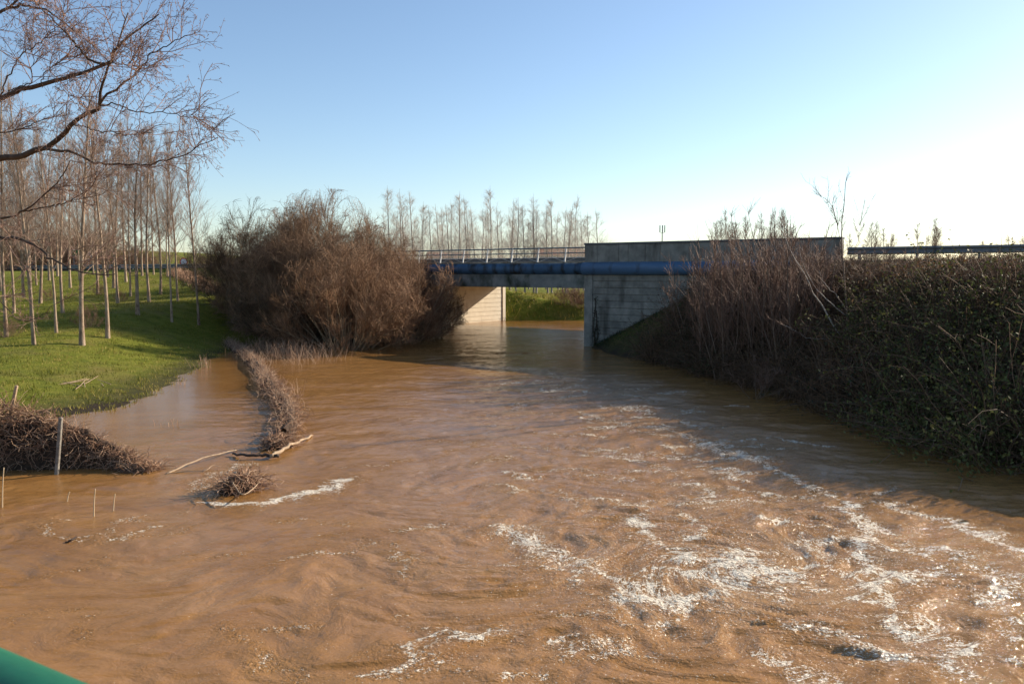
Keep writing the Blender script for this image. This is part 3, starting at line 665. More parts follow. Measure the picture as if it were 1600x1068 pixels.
put_shrub('willow_shrub', wA, gp(585, 65.0), 2.2, (.85, .85, .82), 'medium bare willow between the tallest willow and the bridge railing')
put_shrub('willow_shrub', wD, gp(402, 64.0), 4.0, (.85, .85, 1.08), 'dark bare thicket at the field edge next to the willows')
put_shrub('willow_shrub', wD, gp(455, 58.0), 5.0, (.8, .8, .72), 'low dark bare thicket behind the dry grass row')
put_shrub('willow_shrub', wD, gp(372, 72.0), 1.0, (.75, .75, .75), 'small dark bare thicket at the foot of the road slope')
put_shrub('willow_shrub', wD, gp(668, 63.5), 2.4, (.55, .55, .62), 'dark twiggy shrub against the shaded bridge abutment')

# brown hedge shrubs behind the plantation, on the hill and beyond the right-hand road
for k in range(15):
    px = -10 + k * 19 + GR.normal(0, 5); D = GR.uniform(112, 126); x = (px - 800) / F * D
    s = GR.uniform(.9, 1.35) * (1.25 if px < 180 else .62)
    put_shrub('hedge_shrub', wS, (x, D, h1(x, D) - .1), GR.uniform(0, 6), (s * 1.3, s * 1.3, s), 'russet bare hedge shrub beyond the left-hand roadside barrier', 'hedge shrubs beyond the left road')
for px, D, s in ((318, 150, 1.2), (338, 155, 1.4), (360, 150, 1.3), (378, 140, 1.2)):
    x = (px - 800) / F * D; put_shrub('hedge_shrub', wS, (x, D, h1(x, D)), px, (1.4 * s, 1.4 * s, s), 'russet bare bush on the hill field beyond the barrier', 'bushes on the hill field')
youngs = [poplar_meshes(240 + k, 14.0, .10, 50, 4, M['willow_bark'], M['brown_shrub'], .10, .8, 6, .32) for k in range(3)]
for k in range(40):
    px = (GR.uniform(1120, 1245) if k < 13 else GR.uniform(1335, 1470) if k < 26 else GR.uniform(1250, 1330) if k < 29 else GR.uniform(1480, 1625)); D = GR.uniform(100, 116); x = (px - 800) / F * D; z = h1(x, D)
    top = 5 + (GR.uniform(70, 108) if k < 13 else GR.uniform(58, 92) if k < 26 else GR.uniform(45, 66)) / F * D; tr, cr = youngs[k % 3]
    put_tree('young_tree', tr, cr, (x, D, z - .05), px, (.8, .8, (top - z) / 14.0), 'small bare young tree beyond the right-hand road', 'young trees beyond the right road')

# the tree whose boughs reach in from the left bank
def spline(pts, n):
    p = np.array(pts, float); k = len(p); out = []
    for f in np.linspace(0, k - 1.0001, n):
        i = int(f); u = f - i; p0, p1, p2, p3 = p[max(i - 1, 0)], p[i], p[min(i + 1, k - 1)], p[min(i + 2, k - 1)]
        out.append(.5 * (2 * p1 + (p2 - p0) * u + (2 * p0 - 5 * p1 + 4 * p2 - p3) * u * u + (3 * p1 - p0 - 3 * p2 + p3) * u ** 3))
    return np.array(out)
ov = empty('overhanging_tree', (-18.6, 21.2, 0), 0, label='bare tree on the left bank with dark boughs reaching over the water', cat='tree')
oz = h1(-18.6, 21.2); O = np.array([-18.6, 21.2, 0])
limbs = [  # bough: pixel course, distance from-to, radius from-to
 ([(-260, 250), (-120, 195), (0, 153), (40, 138), (90, 126), (130, 113), (170, 98), (178, 80), (195, 62), (222, 44), (248, 22)], 20.5, 17.5, .085, .012),
 ([(-280, 330), (-130, 280), (0, 250), (35, 242), (70, 232), (95, 212), (115, 193), (132, 179), (150, 173), (157, 162), (157, 140), (165, 115), (172, 95), (184, 70), (200, 20)], 20.8, 18.2, .10, .012),
 ([(156, 163), (180, 140), (205, 122), (220, 105), (235, 88), (262, 70), (292, 56)], 18.9, 17.6, .030, .008),
 ([(70, 232), (110, 238), (140, 250), (160, 256), (200, 256), (230, 258), (255, 250), (285, 243), (312, 228), (340, 215)], 19.4, 17.8, .035, .008),
 ([(115, 195), (150, 203), (200, 210), (238, 207)], 19.2, 18.6, .018, .006), ([(157, 165), (185, 163), (215, 175), (250, 176), (290, 180), (318, 186)], 19.0, 18.0, .018, .006),
 ([(165, 100), (140, 92), (112, 62), (84, 32), (56, 4), (30, -30)], 18.3, 18.9, .03, .008), ([(170, 98), (200, 102), (235, 104)], 18.0, 17.6, .012, .005),
 ([(-250, 300), (-100, 340), (0, 370), (25, 371), (50, 380), (75, 398), (95, 412), (125, 425), (180, 428)], 20.5, 17.0, .06, .010),
 ([(-220, 330), (-80, 352), (0, 343), (36, 330), (65, 305), (93, 280), (110, 250)], 20.3, 18.0, .045, .008), ([(36, 330), (80, 322), (112, 313), (145, 290), (150, 268)], 19.2, 18.4, .02, .006),
 ([(-240, 150), (-100, 70), (0, 20), (40, 10), (80, 20), (115, 48)], 20.5, 18.5, .07, .01), ([(-200, 120), (-60, 45), (10, 12), (60, -20), (120, -50), (190, -60)], 20.5, 18, .05, .008),
 ([(10, 150), (20, 138), (48, 130), (50, 108), (52, 82), (40, 50)], 19.6, 19.0, .016, .005), ([(62, 132), (72, 112), (100, 92), (120, 88)], 19.2, 18.8, .012, .005), ([(85, 135), (110, 148), (130, 160), (137, 175)], 19.0, 18.8, .010, .005),
 ([(-150, 240), (-40, 215), (20, 205), (60, 190), (100, 175)], 20.2, 18.7, .03, .006), ([(-150, 380), (-50, 420), (0, 470), (30, 500), (60, 495), (90, 470)], 20, 18.5, .02, .005), ([(0, 153), (30, 90), (70, 60), (110, 10)], 19.7, 18.5, .02, .006),
]
OR = np.random.default_rng(77); limb_P = []
tp = [(0, 0, oz - .3), (.1, 0, 1.5), (-.1, .1, 3.5), (.15, -.1, 6), (.1, .1, 9), (.3, 0, 12.5)]
mb = MB(); mb.tube(spline(tp, 16), np.linspace(.30, .06, 16), 12); mb.build('trunk', M['alder_bark'], ov, True)
for pts, d0, d1, ra, rb in limbs:
    n = len(pts); w3 = [at(px, py, d0 + (d1 - d0) * i / (n - 1)) - O for i, (px, py) in enumerate(pts)]
    if pts[0][0] < -90:
        z0 = max(1.5, w3[0][2] - 1.0); w3 = [np.array([.1, 0, z0])] + w3
    q = spline(w3, 30); rad = ra + (rb - ra) * np.linspace(0, 1, 30) ** .8
    q[1:-1] += OR.normal(0, .018, (28, 3))
    mb = MB(); mb.tube(q, rad, 7); mb.build('bough', M['alder_bark'], ov, True); limb_P.append(q)
LP = np.stack(limb_P)
s, d, t, i = sprout(LP, 12, .3, 1, .75, .3, .15, OR)
b1 = strands(s, d, OR.uniform(.4, 1.35, len(s)), .010, .005, 4, .16, (.05, 0, .04), OR)
s, d, t, i = sprout(b1[0], 7, .1, 1, .6, .3, .05, OR)
b2 = strands(s, d, OR.uniform(.2, .65, len(s)), .0048, .0035, 3, .18, (0, 0, -.03), OR)
s, d, t, i = sprout(b2[0], 3, .15, 1, .6, .3, 0, OR)
b3 = strands(s, d, OR.uniform(.08, .26, len(s)), .0035, .0035, 1, .2, (0, 0, -.05), OR)
s, d, t, i = sprout(b3[0], 1, .6, 1, .8, .4, -.3, OR)
b4 = strands(s, d, OR.uniform(.03, .06, len(s)), .0065, .005, 1, .2, (0, 0, -.3), OR)         # catkin buds
obj('crown', tubes([(b1[0], b1[1], 4), (b2[0], b2[1], 3), (b3[0], b3[1], 3), (b4[0], b4[1], 3)], 'crown', [M['alder_twig']], OR), ov)

# ------------------------------------------------------------------ right bank: saplings, birch, brambles, gorse
def sapling_meshes(seed, Ht, ns, nb, bark, twig, lean=.3):
    R = np.random.default_rng(seed); a = R.uniform(0, 6.283, ns); ln = np.abs(R.normal(0, lean, ns))
    st = strands(np.stack([np.cos(a) * .25, np.sin(a) * .25, np.full(ns, -.3)], -1), np.stack([np.cos(a) * ln, np.sin(a) * ln, np.ones(ns)], -1), Ht * R.uniform(.55, 1, ns), .03, .006, 8, .07, (0, 0, .04), R)
    s, d, t, i = sprout(st[0], nb, .2, .98, .55, .2, .2, R)
    b = strands(s, d, Ht * .24 * (1.15 - t) * R.uniform(.6, 1.3, len(t)), .010, .005, 3, .12, (0, 0, .1), R)
    s, d, t, i = sprout(b[0], 4, .1, 1, .5, .2, .1, R)
    c = strands(s, d, R.uniform(.2, .6, len(t)), .0055, .004, 2, .12, (0, 0, .08), R)
    return tubes([(st[0], st[1], 5)], 'stems', [bark], R), tubes([(b[0], b[1], 3), (c[0], c[1], 3)], 'crown', [twig], R)
saps = [sapling_meshes(400 + k, 5.2, 9, 14, M['sapling_bark'], M['sapling_twig']) for k in range(3)]
SR = np.random.default_rng(91)
for k, (px, D, hh) in enumerate([(1085, 44, 1.0), (1105, 41, 1.0), (1120, 45, 1.15), (1135, 38.5, .95), (1150, 43, 1.25), (1165, 40, 1.0), (1185, 44, 1.2), (1200, 37, .95), (1215, 42, 1.25), (1235, 39, 1.0), (1250, 43, 1.1), (1268, 37, 1.0), (1285, 41, .95), (1302, 38, .9), (1340, 40, .8), (1365, 36, .75), (1130, 42, .9), (1180, 38, .8), (1230, 35.5, .85), (1390, 39, .6)]):
    x = (px - 800) / F * D; z = h1(x, D); hz_ = max(.35, ((8.3 if px < 1260 else 6.6) * SR.uniform(.82, 1.08) - z) / 5.2)
    put_shrub('sapling_clump', saps[k % 3], (x, D, z), SR.uniform(0, 6), (1.25, 1.25, hz_), 'thin reddish bare sapling clump on the bank before the wing wall', 'saplings before the wing wall')
# birch with pale leaning stems
bz = at(1325, 535, 33.0); bx, by = bz[0], bz[1]; bzz = h1(bx, by)
bi = empty('birch_tree', (bx, by, bzz), 0, label='tallest young tree on the right bank with pale leaning side stems', cat='tree')
O = np.array([bx, by, bzz]); stems = [
 ([(1325, 560), (1325, 520), (1322, 470), (1318, 420), (1314, 370), (1318, 325), (1324, 272)], .05, .010, 'sapling_bark'),
 ([(1318, 532), (1300, 505), (1285, 478), (1270, 455), (1258, 430), (1243, 405), (1230, 380), (1222, 350)], .034, .008, 'birch'),
 ([(1322, 492), (1300, 475), (1275, 450), (1258, 420), (1250, 395)], .024, .007, 'birch'), ([(1326, 490), (1310, 465), (1290, 445), (1280, 420)], .02, .006, 'birch'),
 ([(1305, 540), (1290, 530), (1262, 528), (1240, 515), (1220, 505)], .016, .006, 'birch'), ([(1326, 490), (1350, 460), (1362, 430), (1372, 400)], .018, .006, 'sapling_bark'),
 ([(1316, 395), (1308, 350), (1298, 320), (1282, 306)], .014, .005, 'sapling_bark'), ([(1320, 430), (1338, 385), (1345, 345)], .014, .005, 'sapling_bark')]
BR = np.random.default_rng(66); bl = []
for j, (pts, ra, rb, mt) in enumerate(stems):
    n = len(pts); q = spline([at(px, py, 33 - .6 * j * .3 * i / n) - O for i, (px, py) in enumerate(pts)], 18); q[1:] += BR.normal(0, .012, (17, 3))
    mb = MB(); mb.tube(q, np.linspace(ra, rb, 18), 6); mb.build('trunk' if j == 0 else 'side_stem', M[mt], bi, True); bl.append(q)
s, d, t, i = sprout(np.stack(bl), 13, .35, 1, .6, .2, .25, BR)
b1 = strands(s, d, BR.uniform(.3, 1.1, len(s)), .008, .004, 3, .12, (0, 0, .1), BR)
s, d, t, i = sprout(b1[0], 5, .2, 1, .6, .2, .1, BR); b2 = strands(s, d, BR.uniform(.15, .4, len(s)), .005, .0035, 2, .12, (0, 0, .05), BR)
obj('crown', tubes([(b1[0], b1[1], 3), (b2[0], b2[1], 3)], 'crown', [M['sapling_twig']], BR), bi)

def bramble_meshes(seed, rad, hg, nc, nl, cane, leaf, lsize):
    R = np.random.default_rng(seed); a = R.uniform(0, 6.283, nc); rr = rad * np.sqrt(R.uniform(0, 1, nc)) * .8
    st = strands(np.stack([np.cos(a) * rr, np.sin(a) * rr, np.full(nc, -.25)], -1), np.stack([R.normal(0, .55, nc), R.normal(0, .55, nc), np.ones(nc)], -1),
                 R.uniform(.7, 1.9, nc) * hg, .009, .005, 6, .16, (0, 0, -.14), R)
    s, d, t, i = sprout(st[0], 3, .2, 1, .8, .3, .1, R); b = strands(s, d, R.uniform(.2, .7, len(s)) * hg * .5, .005, .004, 2, .2, (0, 0, -.05), R)
    PP = np.concatenate([st[0][:, 1:].reshape(-1, 3), b[0].reshape(-1, 3)]); C = PP[R.integers(0, len(PP), nl)] + R.normal(0, .07, (nl, 3))
    return tubes([(st[0], st[1], 3), (b[0], b[1], 3)], 'canes', [cane], R), leaves(C, lsize, 'leaves', [leaf], R)
bram = [bramble_meshes(500 + k, 1.15, 1.0, 210, 1300, M['bramble_cane'], M[('bramble_leaf', 'bramble_leaf_green', 'bramble_leaf_brown')[k]], .036) for k in range(3)]
gorse = [bramble_meshes(520 + k, .8, 1.1, 190, 5200, M['bramble_cane'], M['gorse'], .034) for k in range(2)]
brack = [bramble_meshes(540 + k, .8, .8, 150, 1500, M['dead_stem'], M['bracken'], .05) for k in range(2)]
nbr = 0; pts = []
tries = 0
while nbr < 170 and tries < 9000:
    tries += 1
    x = SR.uniform(5, 36); y = SR.uniform(15, 56); v = float(shore_dist(np.array([x]), np.array([y]))[0]); s_ = BN[0] * x + BN[1] * y; t_ = BU[0] * x + BU[1] * y
    if v < .15 or s_ > S0 - .8 or v > 17: continue
    if abs(x / y) > .75: continue
    if t_ < TR + 8.5 and s_ > S0 - 4.5: continue
    if any((x - a) ** 2 + (y - b) ** 2 < .95 for a, b in pts): continue
    pts.append((x, y)); nbr += 1; z = h1(x, y)
    bt = float(pn(np.array(x * .28), np.array(y * .28), 95)) + SR.normal(0, .12); bt = 2 if bt > .16 else 0 if bt > -.12 else 1
    e = empty('bramble_bush', (x, y, z), SR.uniform(0, 6.28), label=('dark', 'green-leaved', 'brown withered')[bt] + ' bramble tangle ' + ('along the water edge of the right bank' if v < 2 else 'just below the crash barrier verge' if s_ > S0 - 3.5 else 'around the foot of the young birch' if math.hypot(x - 13.4, y - 33) < 2.5 else 'on the middle slope of the right bank'), cat='bramble', group='brambles on the right bank')
    k = SR.uniform(.8, 1.25) * (1.0 if s_ > S0 - 3 else 1.15); e.scale = (k * 1.1, k * 1.1, max(.25, min(k * SR.uniform(.6, 1.5), (5.25 - z + SR.uniform(0, .7)) / 1.3)))
    m = bram[bt]; obj('canes', m[0], e); obj('leaves', m[1], e)
for px, py, D, k in ((1420, 520, 31, 1.3), (1385, 535, 32, 1.1), (1460, 510, 31, 1.2), (1540, 560, 27, 1.35), (1500, 575, 27, 1.2), (1585, 545, 27, 1.4), (1445, 600, 26, 1.2), (1560, 610, 24, 1.3), (1600, 590, 24, 1.4), (1500, 640, 23.5, 1.2), (1590, 660, 21.5, 1.3), (1480, 490, 34, 1.2), (1550, 480, 34, 1.3), (1640, 600, 22, 1.5)):
    x = (px - 800) / F * D; z = h1(x, D)
    e = empty('gorse_bush', (x, D, z), px * .7, label='olive-green spiky gorse bush among the brambles of the right bank', cat='gorse', group='gorse on the right bank'); e.scale = (k * 1.4, k * 1.4, max(.55, min(k * 1.5, (5.5 - z) / 1.3)))
    m = gorse[int(px) % 2]; obj('canes', m[0], e); obj('leaves', m[1], e)
for k in range(26):
    px, D = SR.uniform(1360, 1610), SR.uniform(27, 39); x = (px - 800) / F * D; z = h1(x, D)
    e = empty('bracken_clump', (x, D, z), px, label='russet dead bracken clump among the brambles below the road verge', cat='bracken', group='bracken on the right bank'); q_ = SR.uniform(.8, 1.3); e.scale = (q_, q_, max(.45, min(q_ * 1.2, (5.5 - z) / 1.0)))
    m = brack[k % 2]; obj('stalks', m[0], e); obj('fronds', m[1], e)
for k in range(16):
    px, D = SR.uniform(1300, 1620), SR.uniform(25, 38); x = (px - 800) / F * D; z = h1(x, D); q_ = SR.uniform(.26, .42)
    put_shrub('bank_bush', wS, (x, D, z), px, (q_, q_, min(q_ * 1.1, (5.9 - z) / 5)), 'bare brown twig bush rising from the brambles of the right bank', 'twig bushes on the right bank')
# half-drowned twig shrub at the right water edge
x, y = on(1182, 622)[:2]; put_shrub('drowned_shrub', saps[1], (x, y, 0), 1.0, (.8, .8, .42), 'half-drowned bare shrub standing at the right water edge')
# ivy on the pilaster
IR = np.random.default_rng(12); ivy = empty('wall_ivy', (*bxy(TR + .85, S0 - .05), 0), RZ, label='black ivy stem creeping up the concrete beside the corner pilaster', cat='ivy')
a = np.linspace(0, 1, 14); st = np.stack([np.stack([.06 * np.sin(a * 9 + k) + k * .12 - .1 + .1 * a, np.full(14, -.02), -.3 + a * (3.6 - .9 * k)], -1) for k in range(3)])
obj('stem', tubes([(st, np.full((3, 14), .028), 5)], 'stem', [M['wet_wood']], IR), ivy)
C = st.reshape(-1, 3)[IR.integers(0, 42, 420)] + IR.normal(0, 1, (420, 3)) * np.array([.10, .02, .12]); C[:, 1] = -np.abs(C[:, 1]) - .02
obj('leaves', leaves(C, .05, 'leaves', [M['ivy']], IR), ivy)

# bushes added for the shadowed part of the far bank seen through the bridge
for px, D, k in ((905, 88.5, .55), (925, 89, .6), (888, 89, .42)):
    x = (px - 800) / F * D; put_shrub('bank_shrub', wS, (x, D, h1(x, D)), px, (k * 1.3, k * 1.3, k), 'low shrub added for the shadow on the far bank under the bridge', 'shrubs on the far bank')

# ------------------------------------------------------------------ grass, dry grass
def blades(X, Y, hmin, hmax, wdt, name, mat, R, z0=None, lean=.35):
    n = len(X); Z = H(X, Y) if z0 is None else z0; a = R.uniform(0, 6.283, n); h = R.uniform(hmin, hmax, n); ww = wdt * R.uniform(.7, 1.3, n)
    dx, dy = np.cos(a) * ww, np.sin(a) * ww; lx, ly = R.normal(0, lean, n) * h, R.normal(0, lean, n) * h
    V = np.stack([np.stack([X - dx, Y - dy, Z - .02], -1), np.stack([X + dx, Y + dy, Z - .02], -1), np.stack([X + lx, Y + ly, Z + h], -1)], 1).reshape(-1, 3)
    return V, np.repeat(R.uniform(0, 1, n), 3)
R = np.random.default_rng(9); n = 150000
X = R.uniform(-48, -13, n); Y = 23 + 62 * R.uniform(0, 1, n) ** 1.35; v = shore_dist(X, Y); k = (H(X, Y) > -.10) & (X > -.72 * Y) & (BN[0] * X + BN[1] * Y < S0 + 1)
cl = fbm(X * .8, Y * .8, 3, 71); k &= R.uniform(0, 1, n) < .55 + .8 * cl; X, Y, cl = X[k], Y[k], cl[k]
V, rr = blades(X, Y, .05, .12 + .22 * np.clip(cl - .1, 0, 1), .018, 'g', None, R); rr = np.clip(rr * .8 + np.repeat(fbm(X * .3, Y * .3, 2, 75), 3) * .5 + .1, 0, 1)
tag(obj('field_grass', fast_mesh('field_grass', V, np.arange(len(V)).reshape(-1, 3), rr, [M['grass']], True)), 'short green grass covering the sloping field', 'grass', kind='stuff')
n = 26000; X = R.uniform(-12, 26, n); Y = R.uniform(85, 118, n); v = shore_dist(X, Y); k = (v > 0) & (BN[0] * X + BN[1] * Y > S1 + .5); X, Y = X[k], Y[k]
V, rr = blades(X, Y, .12, .45, .04, 'g', None, R)
tag(obj('far_bank_grass', fast_mesh('far_bank_grass', V, np.arange(len(V)).reshape(-1, 3), np.clip(rr + .2, 0, 1), [M['grass']], True)), 'rough yellow-green grass on the far bank under the bridge', 'grass', kind='stuff')
n = 16000; a = R.uniform(0, 30, n); e_ = R.uniform(0, 2.4, n) * R.uniform(0, 1, n); p = BU[None] * (TR + .8 + a)[:, None] + BN[None] * (S0 - .05 - e_)[:, None]; X, Y = p[:, 0], p[:, 1]; v = shore_dist(X, Y); k = v > .1; X, Y = X[k], Y[k]
V, rr = blades(X[::2], Y[::2], .08, .3, .012, 'g', None, R)
tag(obj('mound_grass', fast_mesh('mound_grass', V, np.arange(len(V)).reshape(-1, 3), rr * .3, [M['bramble_leaf_green']], True)), 'dark green grass along the top of the mound and road verge', 'grass', kind='stuff')
def along(path, n, R, wd):
    p = np.array(path, float); L = np.r_[0, np.cumsum(np.linalg.norm(np.diff(p, axis=0), axis=1))]; t = R.uniform(0, L[-1], n)
    x = np.interp(t, L, p[:, 0]) + R.normal(0, wd, n); y = np.interp(t, L, p[:, 1]) + R.normal(0, wd, n); return x, y, t / L[-1]
# dry grass along the ditch at the field's far corner
c0_, c1_ = at(275, 424, 84), at(345, 462, 70)
X, Y, _ = along([c0_[:2], c1_[:2]], 2600, R, .5); V, rr = blades(X, Y, .3, .8, .03, 'g', None, R, lean=.2)
tag(obj('dry_ditch_grass', fast_mesh('dry_ditch_grass', V, np.arange(len(V)).reshape(-1, 3), rr * .6, [M['dry_grass']], True)), 'tan dry grass lining the ditch at the far field corner', 'grass', kind='stuff')

# ------------------------------------------------------------------ drowned hedge row with dry stalks
row = [(-6.75, 24.2), (-7.3, 27), (-8.4, 30.2), (-11.0, 37), (-13.3, 43), (-16, 49.5), (-19.6, 57), (-21.3, 61)]
def lumpy_core(path, wfun, hfun, name, mat, parent, R, n=90, m=9):
    p = spline([(a, b, 0) for a, b in path], n); V = []; T = np.gradient(p, axis=0); T = nrm(T); N2 = np.stack([-T[:, 1], T[:, 0], np.zeros(n)], -1)
    for i in range(n):
        t = i / (n - 1)
        for j in range(m):
            q = math.pi * j / (m - 1); rr = 1 + .22 * float(pn(np.array(i * .17), np.array(j * .33), 81))
            V.append(p[i] + N2[i] * math.cos(q) * wfun(t) * rr + np.array([0, 0, math.sin(q) * hfun(t) * rr - .06]))
    Q = [(i * m + j, i * m + j + 1, (i + 1) * m + j + 1, (i + 1) * m + j) for i in range(n - 1) for j in range(m - 1)]
    me = fast_mesh(name, np.array(V), np.array(Q), None, [mat]); return obj(name, me, parent), p, N2
hr = empty('dry_hedge_row', (0, 0, 0), 0, label='long narrow row of dry tan stalks and litter running through the floodwater', cat='hedge')
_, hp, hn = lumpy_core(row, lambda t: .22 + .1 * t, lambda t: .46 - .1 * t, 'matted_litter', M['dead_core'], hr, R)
X, Y, t = along(row, 5200, R, .18); n = len(X)
st = strands(np.stack([X, Y, R.uniform(-.05, .25, n)], -1), np.stack([R.normal(.25, .5, n), R.normal(-.1, .5, n), np.full(n, 1.0)], -1), R.uniform(.15, .55, n), .007 + .004 * t, .004, 3, .3, (0, 0, -.12), R)
obj('stalks', tubes([(st[0], st[1], 3)], 'stalks', [M['dry_grass']], R), hr)
X, Y, t = along(row[:4], 900, R, .3); st = strands(np.stack([X, Y, R.uniform(.05, .55, 900)], -1), R.normal(0, 1, (900, 3)) * np.array([1, 1, .35]), R.uniform(.2, .6, 900), .008, .005, 4, .35, (0, 0, -.05), R)
obj('tangled_stems', tubes([(st[0], st[1], 3)], 'tangled_stems', [M['dead_stem']], R), hr)
# loose dry stalks on the river side of the row
X, Y, t = along([(-16.5, 55), (-13, 50.5), (-12, 46)], 900, R, 1.2); st = strands(np.stack([X, Y, np.full(900, -.1)], -1), np.stack([R.normal(0, .3, 900), R.normal(0, .3, 900), np.ones(900)], -1), R.uniform(.3, 1.2, 900), .007, .004, 3, .15, (0, 0, -.05), R)
tag(obj('drowned_dry_grass', tubes([(st[0], st[1], 3)], 'drowned_dry_grass', [M['dry_grass']], R)), 'sparse dry stalks standing in the water before the willows', 'grass', kind='stuff')
for px, py, nn, hh in ((318, 575, 26, .9), (268, 665, 10, .4), (430, 605, 12, .8), (465, 620, 10, .9), (285, 600, 10, .5)):
    c = on(px, py); st = strands(np.stack([c[0] + R.normal(0, .18, nn), c[1] + R.normal(0, .18, nn), np.full(nn, -.1)], -1), np.stack([R.normal(0, .2, nn), R.normal(0, .2, nn), np.ones(nn)], -1), R.uniform(.4, 1, nn) * hh, .008, .004, 3, .12, (0, 0, 0), R)
    e = tag(obj('dry_weed_tuft', tubes([(st[0] - np.array([c[0], c[1], 0]), st[1], 3)], 'dry_weed_tuft', [M['dry_grass']], R)), 'tuft of dry weed stalks poking out of the floodwater', 'weed', 'weed tufts in the floodwater'); e.location = (c[0], c[1], 0)

# ------------------------------------------------------------------ dead bramble hedge at the left
hed = empty('dead_bramble_hedge', (0, 0, 0), 0, label='tall mound of tangled dead brambles tapering down into the water', cat='hedge')
hpath = [(-24, 20.2), (-17, 20.7), (-13.2, 21.1), (-11.7, 21.2), (-10.3, 21.0), (-9.05, 20.5)]
hh = lambda t: float(np.interp(t, [0, .45, .62, .72, .80, .90, 1], [2.7, 2.5, 2.15, 1.75, 1.3, .62, .10]))
ww_ = lambda t: float(np.interp(t, [0, .6, 1], [1.0, .85, .25]))
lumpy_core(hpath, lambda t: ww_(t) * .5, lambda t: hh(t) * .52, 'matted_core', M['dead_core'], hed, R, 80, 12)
n = 17000; X, Y, t = along(hpath, n, R, .0); hv = np.interp(t, [0, .45, .62, .72, .80, .90, 1], [2.7, 2.5, 2.15, 1.75, 1.3, .62, .10]); wv = np.interp(t, [0, .6, 1], [1.0, .85, .25])
q = np.pi / 2 + R.normal(0, .75, n).clip(-1.55, 1.55); k = R.uniform(.45, 1.04, n); st = strands(np.stack([X, Y + np.cos(q) * wv * k, np.sin(q) * hv * k], -1), np.stack([R.normal(0, 1, n), R.normal(0, .45, n), R.normal(0, .6, n)], -1), R.uniform(.2, .8, n) * (.4 + .6 * hv / 2.3), .008, .005, 4, .28, (0, 0, -.12), R)
obj('tangled_stems', tubes([(st[0], st[1], 3)], 'tangled_stems', [M['dead_stem']], R), hed)
k = R.integers(0, n, 2600); obj('dead_leaves', leaves(st[0][k, 2] + R.normal(0, .03, (2600, 3)), .032, 'dead_leaves', [M['dead_stem']], R), hed)
k = R.integers(0, n, 500); k = k[t[k] > .82]; obj('green_leaves', leaves(st[0][k, 2], .03, 'green_leaves', [M['gorse']], R), hed)

# ------------------------------------------------------------------ posts, debris, driftwood
def post(pb, pt, D, wd, mat, label, below=.5):
    a, b = at(*pb, D), at(*pt, D); d = (b - a); L = float(np.linalg.norm(d)); e = MB().box(-wd / 2, wd / 2, -wd / 2, wd / 2, -below, L, wd * .12).build('fence_post', M[mat])
    e.location = a; e.rotation_euler = Vector(d).to_track_quat('Z', 'X').to_euler(); return tag(e, label, 'post')
post((90, 722), (95, 652), 20.25, .085, 'post_conc', 'pale weathered square post standing in the dead bramble hedge')
post((458, 684), (456, 652), 26.0, .10, 'post_dark', 'dark post at the near end of the dry hedge row')
post((370, 770), (366, 737), 18.9, .10, 'post_conc', 'pale leaning post buried in the debris clump')
post((18, 640), (26, 602), 21.2, .07, 'drift', 'crooked stake sticking out of the top of the bramble hedge')
def debris(px, py, n, rad, hg, label, name='debris_clump'):
    c = on(px, py); e = empty(name, (c[0], c[1], 0), 0, label=label, cat='debris')
    V = []; m = 12
    for i in range(7):
        for j in range(m):
            q = 2 * math.pi * j / m; el = i / 6 * math.pi / 2; k = 1 + .3 * float(pn(np.array(i * .8), np.array(j * .7), px)); V.append((math.cos(q) * math.cos(el) * rad * .75 * k, math.sin(q) * math.cos(el) * rad * .6 * k, math.sin(el) * hg * .75 * k - .08))
    Q = [(i * m + j, i * m + (j + 1) % m, (i + 1) * m + (j + 1) % m, (i + 1) * m + j) for i in range(6) for j in range(m)]
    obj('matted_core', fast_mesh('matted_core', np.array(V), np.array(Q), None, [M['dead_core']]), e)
    a = R.uniform(0, 6.283, n); el = R.uniform(0, 1.5, n); k = R.uniform(.5, 1, n)
    st = strands(np.stack([np.cos(a) * np.cos(el) * rad * k, np.sin(a) * np.cos(el) * rad * k * .8, np.sin(el) * hg * k], -1), np.stack([R.normal(.5, .8, n), R.normal(.3, .8, n), R.normal(.1, .5, n)], -1), R.uniform(.2, .75, n), .010, .005, 6, .42, (0, 0, -.12), R)
    obj('tangled_stems', tubes([(st[0], st[1], 3)], 'tangled_stems', [M['dead_stem']], R), e); e.scale = (1.35, 1.1, .85); e.rotation_euler[2] = .6; return e
debris(372, 770, 420, .45, .5, 'clump of tangled dead stems and roots caught on the leaning post')
debris(432, 700, 380, .42, .42, 'heap of pale driftwood scraps at the near end of the dry hedge row', 'debris_heap')
debris(225, 736, 160, .38, .16, 'low flat wad of dead stems at the tip of the bramble hedge', 'debris_wad')
def stick(name, pts, ra, rb, mat, label, cat, z=None, group=None):
    P3 = [on(px, py, zz) for px, py, zz in pts]; o = P3[0].copy(); q = spline([p - o for p in P3], 16); q[1:-1] += R.normal(0, ra * .35, (14, 3))
    e = MB().tube(q, np.linspace(ra, rb, 16), 7).build(name, M[mat], None, True); e.location = o; return tag(e, label, cat, group)
stick('drift_branch', [(258, 741, .02), (290, 726, .12), (320, 714, .16), (345, 708, .14), (372, 702, .05)], .022, .012, 'drift', 'long pale bent branch lying between the hedge tip and the driftwood', 'branch')
stick('drift_log', [(364, 708, .08), (385, 711, .12), (410, 711, .10), (436, 712, .08)], .03, .05, 'wet_wood', 'dark wet log lying on the water by the driftwood heap', 'log')
stick('drift_log', [(424, 712, .10), (445, 700, .16), (466, 690, .15), (488, 680, .03)], .055, .03, 'drift', 'pale smooth log leaning out of the driftwood heap', 'log')
